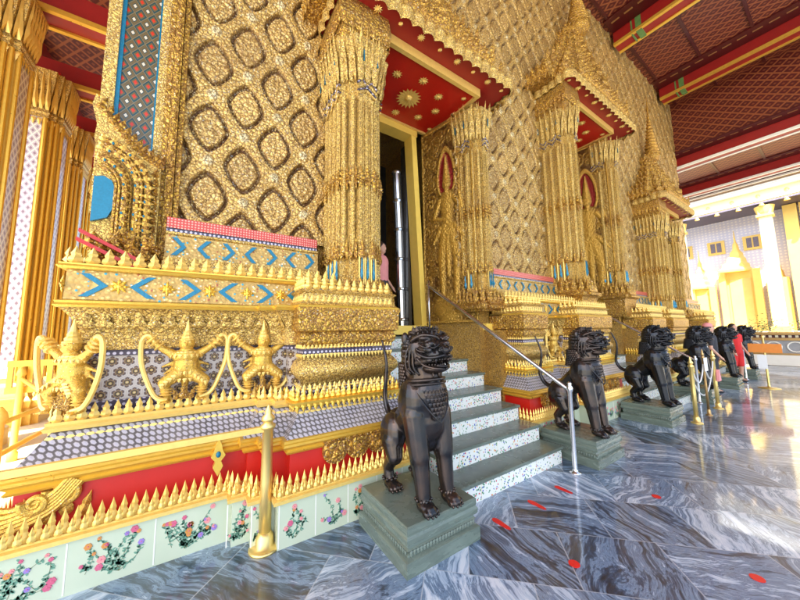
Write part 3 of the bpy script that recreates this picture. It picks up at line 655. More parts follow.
def door(c,big):
    sc=1.28 if big else 1.0; zc1,zc2,zs=(5.95,6.78,6.85) if big else (4.66,5.42,5.5); hw=1.0*(1.3 if big else 1)
    fl,fr=(c-.82,c+.86) if big else (c-.66,c+.62); zb=1.70; zf=zs-.16; yd=4.38
    pl=(c-1.68,c-1.22) if big else (c-1.60,c-1.08); pr=(c+1.0,c+1.55) if big else (c+.82,c+1.24)
    z0=2.55 if big else 2.1
    dz=.34 if big else .30
    pilaster(pl[0],pl[1],2.93,z0-.12,zc1-dz,zc2-dz,sc); pilaster(pr[0],pr[1],3.18,z0,zc1,zc2,sc)
    path=[(pl[0]-.02,3.66),(pl[0]-.02,2.98),(pl[1]+.02,2.98),(pl[1]+.02,3.66)]; H_=zc2-dz
    mb=sw(path,[(-.02,H_-.12*sc),(.02,H_-.03),(.05,H_),(.02,H_+.05),(.05,H_+.12),(.07,H_+.22),(.04,zs+.12)]); crest(mb,path,.05,H_+.06,.09,.16,.03,.09,lean=.1); part('impost_block',m_gold_carved,mb)
    # pedestals of the pilasters between belt and foot
    for a,b,yy,zz in ((*pl,2.93,z0-.12),(*pr,3.16,z0)):
        if zz-.16<2.0 and yy<3: continue
        path=[(a-.05,3.6),(a-.05,yy),(b+.05,yy),(b+.05,3.6)]; mb=sw(path,[(.02,1.9),(.05,2.0)]+arc(.05,2.02,.05,max(zz-.2,2.04),-.03,5)+[(.1,zz-.16),(.1,zz-.1),(-.1,zz-.09)]); part('pilaster_pedestal',m_gold_carved,mb)
    # reveals with guardian reliefs
    for side in (-1,1):
        xa=fr+.02 if side>0 else fl-.02; xb=(pr[0]+.04) if side>0 else (pl[1]-.04); ya,yb=yd,3.30
        W=math.hypot(xb-xa,yb-ya); H=zs-.12-zb; nrm=Vector((yb-ya,-(xb-xa),0)).normalized()
        if nrm.x*side>0: nrm=-nrm
        relief_obj('guardian_relief',m_relief,temple,int(W/.012),int(H/.014),lambda u,v: guardian(u,v,W,H,side<0),(xa,ya,zb+.04),(xb-xa,yb-ya,0),(0,0,H),tuple(nrm))
        mb=MB(); mb.add([(xa,ya,0),(xb,yb,0),(xb+side*.25,yb,0),(xa+side*.4,ya,0),(xa,ya,zs+.2),(xb,yb,zs+.2),(xb+side*.25,yb,zs+.2),(xa+side*.4,ya,zs+.2)],[(0,1,5,4),(1,2,6,5),(2,3,7,6),(3,0,4,7)],0,Matrix.Translation((side*.02,.02,0))); part('reveal_wall',m_gold_coarse,mb)
        # side wall beside the stair, below the sill
        xs=c+side*(.99 if not big else 1.16); pbox('stair_side_wall',m_gold_coarse,(min(xs,xs+side*.5),max(xs,xs+side*.5),3.02,yd+.3,0,1.60)); pbox('stair_side_ledge',m_gold_paint,(min(xs-side*.03,xs+side*.42),max(xs-side*.03,xs+side*.42),3.25,yd,1.60,1.71))
    # frame, header, sill
    fw=.11; mb=MB(); tl,tr_=fl+.16,fr-.16
    for s,(xb,xt) in enumerate(((fl,tl),(fr-fw,tr_-fw))):
        for j,(ins,yy) in enumerate(((0,0),(.03,.05))):
            w=fw-ins*1.2; o=0 if s==0 else ins
            mb.add([(xb+o*s,yd-.04+yy,zb),(xb+o*s+w,yd-.04+yy,zb),(xb+o*s+w,yd+.2,zb),(xb+o*s,yd+.2,zb),(xt+o*s,yd-.04+yy,zf),(xt+o*s+w,yd-.04+yy,zf),(xt+o*s+w,yd+.2,zf),(xt+o*s,yd+.2,zf)],[(0,3,2,1),(4,5,6,7),(0,1,5,4),(1,2,6,5),(2,3,7,6),(3,0,4,7)])
    mb.add(*box(tl-.02,tr_+.02,yd-.05,yd+.2,zf,zf+.13)); mb.add(*box(tl-.08,tr_+.08,yd-.03,yd+.2,zf+.13,zf+.3)); part('door_frame',m_gold_paint,mb)
    pbox('door_sill',m_gold_paint,(fl-.1,fr+.1,yd-.12,yd+.25,1.55,1.70))
    for s in (-1,1):
        xx=(fl+.18 if s<0 else fr-.18); mb=MB(); mb.add(*box(xx-.03,xx+.03,yd+.22,yd+.42,zb,zf-.02)); lf=part('door_leaf',m_black_wood,mb)
        st=MB(); st.add(*tube([(xx-s*.06,yd+.42,zb),(xx-s*.10,yd+.42,zb+(zf-zb)*.55),(xx-s*.14,yd+.42,zf-.55)],.085,12)); 
        for k in range(6): st.add(*lathe([(.088,0),(.098,.02),(.098,.04),(.088,.06)],12),0,TR(xx-s*(.06+.08*k/5),yd+.42,zb+.1+(zf-zb-.7)*k/5))
        st.build('mother_of_pearl_stile',m_steel,lf)
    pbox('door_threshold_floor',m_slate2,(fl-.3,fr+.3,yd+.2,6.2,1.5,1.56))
    pbox('passage_shade_lining',m_dark,(fl-.45,fl-.35,yd+.2,6.2,1.5,zs+.3),(fr+.35,fr+.45,yd+.2,6.2,1.5,zs+.3),(fl-.45,fr+.45,yd+.2,6.2,zs+.3,zs+.4))  # side and top sheets coloured black as passage shade
    # soffit: red board with rosettes, gold moulding, outer scalloped red border
    xl,xr=(pl[1]-.02,pr[0]+.02); pbox('red_soffit',m_red,(xl,xr,3.12,yd+.02,zs,zs+.05))
    ol,orr=pl[0]-.06,pr[1]+.04; yf=2.80; n=16; pts=[]
    for k in range(n*6+1):
        t=k/(n*6); pts.append((ol+(orr-ol)*t, yf-.055*abs(math.sin(t*n*PI))))
    sideL=[(ol-.05*abs(math.sin(t*PI*5)),yf+(3.6-yf)*t) for t in [i/24 for i in range(24,0,-1)]]; sideR=[(orr+.05*abs(math.sin(t*PI*5)),yf+(3.6-yf)*t) for t in [i/24 for i in range(1,25)]]
    poly=sideL+pts+sideR; N=len(poly); zq=zs+.09
    v=[(x,y,zq) for x,y in poly]+[(x,y,zq+.03) for x,y in poly]; mb=MB(); mb.add(v,[tuple(range(N)),tuple(range(2*N-1,N-1,-1))]+[(i,i+1,i+1+N,i+N) for i in range(N-1)]); part('scalloped_red_border',m_red_beam,mb); v,f=sweep(poly,[(.004,zq-.055),(.03,zq-.03),(.035,zq+.05),(.015,zq+.07),(.03,zq+.09),(.0,zq+.16),(-.1,zq+.17)]); mb=MB(); mb.add(v,f); part('gilt_scallop_fascia',m_gold_fine,mb)
    mb=MB(); mb.add(*box(xl,xr,3.06,3.12,zs-.05,zs+.085)); mb.add(*box(xl+.0,xl+.06,3.125,yd,zs-.045,zs-.004)); mb.add(*box(xr-.06,xr,3.125,yd,zs-.045,zs-.004)); mb.add(*box(xl+.062,xr-.062,yd-.07,yd-.02,zs-.045,zs-.004)); part('soffit_moulding',m_gold_pale,mb)
    mr=MB()
    def ros(x,y,z,r,npet):
        for k in range(npet):
            a=2*PI*k/npet; V,F=leaf(r*.5,r,.02); mr.add(V,F,0,TR(x,y,z)@Matrix.Rotation(a,4,'Z')@Matrix.Rotation(-PI/2*1.08,4,'X'))
        mr.add(*ell(x,y,z-.01,r*.3,r*.3,r*.25,10,6))
    cx=(xl+xr)/2; cy=(3.12+yd)/2; ros(cx,cy,zs-.01,.22*sc,18)
    for k in range(8):
        a=2*PI*k/8; ros(cx+math.cos(a)*(xr-xl)*.30,cy+math.sin(a)*.40,zs-.008,.085*sc,10)
    for x,y in ((xl+.17,3.27),(xr-.17,3.27),(xl+.17,yd-.2),(xr-.17,yd-.2)): ros(x,y,zs-.008,.05*sc,8)
    for k in range(9): ros(ol+.12+(orr-ol-.24)*k/8,yf+.085,zq-.006,(.060 if k%2 else .035)*sc,10)
    part('soffit_rosettes',m_gold_pale,mr)
    canopy((ol+orr)/2,(orr-ol)/2-.08,zs+.22,11.3 if big else 9.9,sc,2.80)
for c,b in DOORS: door(c,b)
for xa,xb in ((.90,1.58),(4.15,4.42),(5.77,6.72),(9.34,9.9),(10.85,11.85),(14.45,15.0)):
    path=[(xa-.02,3.3),(xa-.02,2.84),(xb+.02,2.84),(xb+.02,3.2)]
    part('pillar_belly_ring',m_gold_fine,sw(path,[(.06,1.11)]+arc(.07,1.15,.09,1.37,.075,8)+[(.07,1.40)]),True)
    part('pillar_dark_ring',m_spangle,sw(path,[(.06,1.02),(.105,1.03),(.105,1.10),(.07,1.115)])); part('pillar_dark_ring',m_spangle,sw(path,[(.07,1.40),(.10,1.405),(.10,1.46),(.06,1.47)]))
    mb=MB(); crest(mb,path,.11,1.455,.035,.05,.012,.036); crest(mb,path,.11,1.41,.035,.045,.012,.036,lean=PI); crest(mb,path,.11,1.09,.045,.06,.012,.046); part('ring_cresting',m_gold_pale,mb)
    part('pillar_carved_plate',m_gold_carved,sw(path,[(.10,1.47)]+arc(.10,1.475,.12,1.60,.03,5)+[(.16,1.62),(.17,1.83),(.10,1.84)],0),False)
    part('pillar_plate',m_gold_fine,sw(path,[(.13,1.845),(.15,1.86),(.13,1.875),(.115,1.88),(.115,1.965),(.13,1.97),(.15,1.985),(.13,2.0),(-.4,2.005)]))
    mb=MB(); crest(mb,path,.10,2.0,.075,.13,.03,.078,lean=-.05); crest(mb,path,.115,1.885,.05,.07,.015,.055); part('pillar_petal_row',m_gold_pale,mb)
    mb=sw(path,[(.17,.99),(.22,1.0),(.225,1.02),(.17,1.03)]); crest(mb,path,.19,1.02,.05,.085,.02,.052); crest(mb,path,.19,1.0,.05,.07,.02,.052,lean=PI*.98); part('pillar_lip',m_gold,mb)
# gilded lobes over the red recess at each pilaster base, pendants and naga scroll at the corner
def lobes(x0,x1,y,ztop=.70):
    n=max(2,int(round((x1-x0)/.22))); mb=MB()
    for k in range(n):
        xc=x0+(x1-x0)*(k+.5)/n; w=(x1-x0)/n*.5; P=[(-w,.0)]+[(-w*math.cos(t),-.13-.09*math.sin(t)) for t in [PI*i/8 for i in range(9)]]+[(w,0)]
        mb.add(*extrude_poly(P,-.02,.02),0,TR(xc,y,ztop)); P2=[(x*.62,-.03+(z+.0)*.82) for x,z in P]; mb.add(*extrude_poly(P2,-.05,-.02),0,TR(xc,y,ztop)); mb.add(*ell(xc,y-.05,ztop-.12,.028,.03,.035,10,6))
    part('gilded_lobe_apron',m_gold_carved,mb)
for a,b in ((.92,1.56),(4.17,4.40),(5.79,6.70),(9.36,9.88),(10.87,11.83),(14.47,14.98)): lobes(a,b,2.59)
mb=MB(); mj=MB()
for x,y in ((.17,2.9),(-.28,2.9),(4.95,2.9)):
    P=[(0,-.17),(.035,-.10),(.02,-.06),(.05,-.02),(.03,.02),(.02,.07),(0,.11),(-.02,.07),(-.03,.02),(-.05,-.02),(-.02,-.06),(-.035,-.10)]
    if x>-.1: mb.add(*extrude_poly(P,-.03,.02),0,TR(x,y,.66)); mj.add(*ell(x,y-.035,.655,.018,.012,.024,8,6))
part('gilt_pendant',m_gold,mb); part('blue_jewel',m_turq,mj)
mb=MB()
def spiral(cx,cz,r0,turns,y,rad,sg=1,a0=0,n=40): return [(cx+sg*math.cos(a0+t*turns*2*PI)*r0*(1-.8*t),y,cz+math.sin(a0+t*turns*2*PI)*r0*(1-.8*t)) for t in [i/n for i in range(n+1)]]
for j,(cx,cz,r0) in enumerate(((-.68,.60,.085),(-.80,.57,.06))): 
    mb.add(*tube(spiral(cx,cz,r0,1.6,2.93-.02*j,.02,1,PI*.9),[.024*(1-.6*i/40) for i in range(41)],7))
for k in range(6): mb.add(*tube(smoothpath([(-.66+.012*k,2.93,.69-.008*k),(-.74,2.92,.60-.022*k),(-.90-.02*k,2.93,.55-.03*k),(-1.02,2.95,.60-.04*k)],5),[.018]*15+[.006],6))
for k in range(5): V,F=leaf(.07,.16,.03); mb.add(V,F,0,TR(-.60-.07*k,2.94,.42+.03*(k%2),ry=.3-.2*k))
part('naga_scroll',m_gold_body,mb)
# painted flowers on the tile band
def flowers(x0,x1,y,z0,z1,seed,mbs):
    r=random.Random(seed); leafm,pinkm,stemm,jm=mbs; nP=len(pinkm); w=x1-x0
    jm.add(*box(x0-.004,x0+.004,y-.0015,y+.002,z0-.03,z1))
    roots=(x0+w*r.uniform(.35,.6),z0+.01); root0=roots
    for b in range(r.randint(6,8) if w<.3 else r.randint(12,16)):
        roots=root0 if b%3 else (x0+w*r.uniform(.15,.8),z0+.03+.06*r.random())
        tip=(x0+w*r.uniform(.08,.92),z0+(z1-z0)*r.uniform(.15,.95)); mid=((roots[0]+tip[0])/2+r.uniform(-.04,.04),(roots[1]+tip[1])/2)
        pts=smoothpath([(roots[0],y-.001,roots[1]),(mid[0],y-.001,mid[1]),(tip[0],y-.001,tip[1])],6); stemm.add(*tube(pts,.0013,4))
        for p in pts[2:]:
            for s in (1,-1):
                if r.random()<.9:
                    a=r.uniform(0,2*PI); L=r.uniform(.007,.013); poly=[(L*math.cos(t)+L,L*.45*math.sin(t)) for t in [2*PI*i/8 for i in range(8)]]
                    poly=[(q[0]*math.cos(a)-q[1]*math.sin(a),q[0]*math.sin(a)+q[1]*math.cos(a)) for q in poly]; leafm.add(*extrude_poly(poly,-.0025,0),0,TR(p[0],y,p[2]))
        R_=r.uniform(.007,.017)
        pc=r.choice((0,0,1,2,3)) if nP>3 else 0
        for k in range(6):
            a=k*PI/3; poly=[(R_*.75*math.cos(a)+R_*.62*math.cos(t),R_*.75*math.sin(a)+R_*.62*math.sin(t)) for t in [2*PI*i/8 for i in range(8)]]; pinkm[pc].add(*extrude_poly(poly,-.004-.0004*k,0),0,TR(tip[0],y,tip[1]))
        pinkm[1].add(*ell(tip[0],y-.004,tip[1],R_*.35,.003,R_*.35,8,4))
lm,p1,p2,st,jm,p3,p4=[MB() for _ in range(7)]
def rowf(x0,x1,y,step,seed):
    n=max(1,int(round((x1-x0)/step)))
    for k in range(n): flowers(x0+(x1-x0)*k/n,x0+(x1-x0)*(k+1)/n,y,.04,.31,seed+k,(lm,(p1,p2,p3,p4),st,jm))
rowf(-1.06,.24,2.85,.43,1); rowf(.24,.40,2.75,.16,21) ; rowf(.39,.55,2.63,.16,31); rowf(.56,1.95,2.51,.26,41); rowf(3.8,4.76,2.51,.26,61); rowf(4.98,4.99,2.85,.26,71); rowf(5.42,7.06,2.51,.28,81); rowf(9.0,10.2,2.51,.3,91); rowf(10.5,12.1,2.51,.3,96)
part('painted_leaves',plain('teal_leaf_paint',(.14,.30,.20),.3,0,.5,30),lm); part('painted_pink_petals',m_cloth_pink,p1); part('painted_rose_petals',plain('rose_paint',(.60,.12,.20),.3),p2); part('painted_orange_petals',plain('orange_paint',(.62,.26,.06),.3),p3); part('painted_violet_petals',plain('violet_paint',(.30,.20,.50),.3),p4); part('painted_stems',plain('olive_paint',(.12,.13,.04),.4),st); part('tile_joints',m_white,jm)
# half-arch ornament on the building corner
mb=MB()
yb=3.42
for k,(r,t) in enumerate(((.17,.012),(.20,.010),(.25,.022),(.29,.010),(.345,.024),(.38,.010),(.43,.026))):
    cx,cz=-.80,2.78; pts=[(cx+r*.82*math.sin(a),yb-.01*k%.03,cz+.10+r*.95*math.cos(a)) for a in [PI*.5*i/10 for i in range(1,11)]]+[(cx+r*.82,yb-.01*k%.03,2.30)]; mb.add(*tube(pts,t,7))
part('niche_arch_ribs',m_gold_carved,mb)
mb=MB(); mj=MB()
for r,wl in ((.225,.04),(.32,.055),(.405,.05)):
    for i in range(16):
        if i<8: a=PI*.5*(i+.5)/8; x,z,rt=-.80+r*.82*math.sin(a),2.88+r*.95*math.cos(a),a
        else: x,z,rt=-.80+r*.82,2.84-(i-8)*.065,PI/2
        V,F=leaf(wl,wl*1.5,.03); mb.add(V,F,0,TR(x,yb-.02,z,ry=rt)); 
        if i%2: mj.add(*ell(x+.01,yb-.04,z,.010,.01,.014,6,4))
part('niche_leaves',m_gold_pale,mb); part('niche_jewels',m_turq,mj)
mb=MB()
mb=MB(); mb.add(*extrude_poly([(-.80,2.55),(-.70,2.60),(-.665,2.70),(-.66,2.85),(-.69,2.93),(-.74,2.96),(-.80,2.94)],yb,yb+.03)); part('niche_blue_panel',m_turq,mb)
mb=MB(); mb.add(*extrude_poly([(-.80,2.26),(-.37,2.26),(-.37,3.15),(-.42,3.2),(-.52,3.27),(-.60,3.36),(-.68,3.44),(-.74,3.52),(-.84,3.70),(-.86,3.6),(-.82,3.42),(-.83,3.30),(-.80,3.15)],yb+.03,yb+.10)); part('niche_backing',m_gold_fine,mb)
mb=MB()
for k in range(11):
    t=k/10; x=-.40-.42*t; z=3.17+.42*t**1.4; V,F=leaf(.09,.15,.04); mb.add(V,F,0,TR(x,yb+.04,z-.03,ry=.35))
for k in range(26):
    r_=random.Random(k); V,F=leaf(.09,.14,.05); mb.add(V,F,0,TR(-.80+.44*r_.random(),yb-.05-.08*r_.random(),2.14+.22*r_.random(),rz=r_.uniform(-.5,.5),ry=r_.uniform(-.5,.5)))
for k in range(8): V,F=leaf(.06,.09,.04); mb.add(V,F,0,TR(-.41,yb+.02,2.42+.09*k,ry=.2))
part('niche_flames',m_gold_carved,mb)
mb=MB(); mb.add(*extrude_poly([(-.82,2.36),(-.45,2.16),(-.45,2.13),(-.82,2.33)],yb-.20,yb-.16)); mb.add(*extrude_poly([(-.82,2.44),(-.42,2.22),(-.42,2.19),(-.82,2.41)],yb-.16,yb-.12)); part('red_raking_strips',m_red,mb)
# --- eaves ceiling
mb=MB(); mb.add(*box(-9.5,17.2,-7,3.66,ZT,ZT+.2)); part('eaves_ceiling',m_lattice,mb)
mb=MB(); mb.add(*box(17.2,23.4,-7,12,9.2,9.4)); part('lower_eaves_ceiling',m_lattice,mb)
pbox('eaves_step',m_lattice_v,(17.07,17.3,-7,12,9.2,ZT+.1)); 
def beam(x,z,y0,y1,w=.42,h=.5,edge=m_gold,endband=True):
    b=pbox('eaves_beam',m_red_beam,(x-w/2,x+w/2,y0,y1,z-h,z)); e=MB()
    for s in (-1,1): e.add(*box(x+s*w/2-.05,x+s*w/2+.05,y0,y1,z-h-.03,z-h+.06))
    e.build('gilt_or_lit_beam_edge',edge,b)
    if endband:
        g_=MB(); g_.add(*box(x-w/2-.006,x+w/2+.006,y1-.75,y1-.60,z-h-.034,z-.02)); g_.add(*box(x-w/2-.004,x+w/2+.004,y1-.52,y1-.48,z-h-.033,z-.02)); g_.build('green_beam_band',m_leafgreen,b)
    for s in (-1,1):
        pbox('dark_ceiling_border',m_red_dark,(x+s*(w/2+.35)-.33,x+s*(w/2+.35)+.33,y0,y1,z-.06,z-.005)); d=MB()
        for k in range(int((y1-y0)/.35)): d.add(*box(x+s*(w/2+.45)-.03,x+s*(w/2+.45)+.03,y0+k*.35,y0+k*.35+.22,z-.066,z-.058))
        part('dashed_gilt_line',m_brass_dull,d)
for x in (-1.7,2.6,6.9,11.2,15.5): beam(x,ZT,-7,3.5)
for x in (17.75,21.86): beam(x,9.2,-7,11.5,.42,.5,m_white,False)  # white edges paint the daylight caught along these beam bottoms
mb=MB()
for x0,x1 in ((-9.5,17),):
    for k in range(8): mb.add(*box(x0,x1,-5.4+k*1.25,-5.32+k*1.25,ZT-.045,ZT-.001))
for k in range(10): mb.add(*box(17.3,23.4,-2.9+k*1.45,-2.82+k*1.45,9.155,9.199))
part('ceiling_ribs',m_red_dark,mb)
pbox('eaves_fascia',m_red_dark,(23.1,23.5,-7,12,8.85,9.45),(-9.5,17.3,-7.2,-7,10.9,12)); pbox('fascia_white_edge',m_white,(23.0,23.1,-7,12,8.82,8.90),(23.5,23.6,-7,12,8.82,8.90))
pbox('roof',m_red_dark,(-9.5,17.2,-7.2,14,ZT+.21,ZT+.5))
# side porch ceiling and beams
pbox('side_porch_ceiling',m_lattice,(-8,-.75,3.9,22,8.3,8.45)); 
def xbeam(y,z,x0=-8,x1=-.78):
    b=pbox('porch_beam',m_red_beam,(x0,x1,y-.2,y+.2,z,z+.45)); e=MB(); e.add(*box(x0,x1,y-.24,y-.16,z-.04,z+.05)); e.add(*box(x0,x1,y+.16,y+.24,z-.04,z+.05)); e.build('gilt_or_lit_beam_edge',m_gold,b)
for y in (5.2,7.15,9.15,11.2,13.6): xbeam(y,7.05)
mb=MB()
for x in (-6,-4.5,-3.4,-1.5): mb.add(*box(x-.12,x+.12,3.9,22,7.9,8.3))
part('porch_purlins',m_red_beam,mb)
mb=MB(); mb.add(*tube([(-1.02,4.6,5.2),(-.98,4.6,2.2)],.008,6)); part('hanging_cord',m_brass_dull,mb)
# --- porch columns on the left
def column(x,y,first=[None]):
    if first[0] is None:
        t=thing('porch_column','x','column'); r=.37; e=.08
        P=[(-r,-r+2*e),(-r+e,-r+2*e),(-r+e,-r+e),(-r+2*e,-r+e),(-r+2*e,-r)]
        path=[]
        for k in range(4):
            a=k*PI/2; path+=[(p[0]*math.cos(a)-p[1]*math.sin(a),p[0]*math.sin(a)+p[1]*math.cos(a)) for p in P]
        path=path+[path[0]]
        def S_(name,mat,prof): mb=MB(); v,f=sweep(path,prof); mb.add(v,f); return mb.build(name,mat,t)
        sh=S_('shaft',m_gold_paint,[(.0,.75),(0,6.0)])
        ribs=MB()
        for k in range(4):
            a=k*PI/2
            for u in (-.235,.235):
                for q,(uu,dd) in enumerate(((u*1.13,-r+.05),(u*.85,-r-.012))):
                    px,py=uu*math.cos(a)-dd*math.sin(a),uu*math.sin(a)+dd*math.cos(a); ribs.add(*tube([(px,py,.8),(px,py,5.95)],.032,8))
        ribs.build('gilt_ribs',m_gold,sh)
        pn=MB()
        for k in range(4): pn.add(*box(-.15,.15,-r-.008,-r+.05,.85,5.95),0,Matrix.Rotation(k*PI/2,4,'Z'))
        pn.build('mosaic_panel',m_colmosaic,sh)
        S_('base',m_gold_pale,[(.16,0),(.16,.25),(.12,.30),(.14,.42),(.08,.50),(.05,.62),(.03,.70),(0,.76)])
        cp=S_('capital',m_gold_fine,[(0,5.95),(.03,5.97),(.02,6.02),(.04,6.06),(.02,6.12),(.03,6.4),(.08,6.75),(.10,6.95),(-.3,6.97)])
        pt=MB(); crest(pt,path,.04,6.12,.085,.85,.035,.088,lean=.07); crest(pt,path,.03,5.93,.07,.16,.02,.08,lean=PI); pt.build('petals',m_gold_pale,cp)
        pbx=MB(); pbx.add(*box(-.3,.3,-.3,.3,6.9,7.06)); pbx.build('abacus',m_red,cp)
        t.location=(x,y,0); first[0]=t; return t
    return dup(first[0],(x,y,0),0)
LB=['nearest white and gold mosaic column, cut by the left edge of the photo','second white mosaic column from the left edge, behind the nearest one','third slim looking mosaic column, farther back in the left porch','farthest mosaic column, right beside the blue niche of the temple corner']
for (x,y),l in zip(((-2.88,6.9),(-2.96,8.95),(-3.14,11.0),(-3.4,13.4)),LB): tag(column(x,y),l,'column','columns of the side porch')
# ------------------------------------------------------------------ stone stairs
def stair(c,hw,label):
    t=thing('stone_staircase',label,'staircase',(c,0,0),group='stairs up to the three doorways')
    ys=[2.10,2.38,2.67,2.95,3.26,3.57,3.89,4.19,4.30]
    for i in range(8):
        z=.19*i; 
        mb=MB(); mb.add(*box(-hw,hw,ys[i],ys[i+1]+.02,z,z+.155)); r=mb.build('tiled_riser',m_riser,t)
        j=MB()
        for k in range(1,int(2*hw/.30)): j.add(*box(-hw+k*.30-.003,-hw+k*.30+.003,ys[i]-.0015,ys[i]+.01,z+.004,z+.153))
        j.build('tile_joints',m_cream,r)
        mb=MB(); y0,y1=ys[i]-.025,ys[i+1]+.03; e=.008
        P=[(y0+e,z+.155),(y0,z+.155+e),(y0,z+.19-e),(y0+e,z+.19),(y1,z+.19),(y1,z+.155)]; n=6
        v=[(-hw-.01,a,b) for a,b in P]+[(hw+.01,a,b) for a,b in P]; mb.add(v,[tuple(range(n)),tuple(range(2*n-1,n-1,-1))]+[(q,(q+1)%n,(q+1)%n+n,q+n) for q in range(n)]); mb.build('stone_tread',m_slate,t)
    return t
stair(2.86,.86,'nearest green stone staircase with flower tiled risers, between the two nearest lion statues')
stair(8.0,1.0,'middle green stone staircase with pale tiled risers, leading to the largest doorway')
stair(13.16,.9,'farthest green stone staircase, mostly hidden behind the far lion statues')
# ------------------------------------------------------------------ pedestals
def pedestal(mat):
    t=thing('lion_pedestal','x','pedestal'); hw,hd=.325,.335
    def ring(name,prof):
        mb=MB(); P=[(-hw,-hd),(hw,-hd),(hw,hd),(-hw,hd)]; v,f=sweep(P,prof,True); mb.add(v,f); mb.add([(x,y,prof[-1][1]) for x,y in [(P[i][0]*(1+prof[-1][0]/hw),P[i][1]*(1+prof[-1][0]/hd)) for i in range(4)]],[(0,1,2,3)]); return mb.build(name,mat,t)
    ring('base_block',[(.02,0),(.02,.095),(.012,.10)])
    ring('carved_waist',[(.012,.10),(-.01,.108),(-.018,.125),(-.012,.14),(.0,.15),(-.012,.16),(-.015,.175),(.005,.185),(.005,.19)])
    ring('top_slab',[(.005,.19),(.01,.195),(.012,.225),(.0,.24),(.004,.26),(.004,.292),(-.004,.30)])
    mb=MB()
    for k in range(22):
        for (x,y,a) in ((-hw+.03+k*(2*hw-.06)/21,-hd+.0,0),(-hw+0.,-hd+.03+k*(2*hd-.06)/21,-PI/2),(hw-.0,-hd+.03+k*(2*hd-.06)/21,PI/2)): V,F=leaf(.028,.04,.012); mb.add(V,F,0,TR(x,y,.148,rz=a,rx=PI)); 
    mb.build('carved_petals',mat,t); return t
PEDX=[1.535,4.19,6.70,9.29,11.83,14.48]; PEDL=['nearest green stone pedestal, under the large lion statue in front','second nearest green stone pedestal, right of the near staircase','third green stone pedestal, under the black lion behind the steel handrail','fourth dark stone pedestal, beside the brass stanchions','fifth dark stone pedestal, beside the person in red','farthest dark stone pedestal, near the orange sign']
p0=pedestal(m_slate)
for i,x in enumerate(PEDX):
    t=p0 if i==0 else dup(p0); t.location=(x,2.10,0); tag(t,PEDL[i],'pedestal','pedestals under the lion statues')
    if i>1:
        for k in kids(t): k.data=k.data.copy() if False else k.data
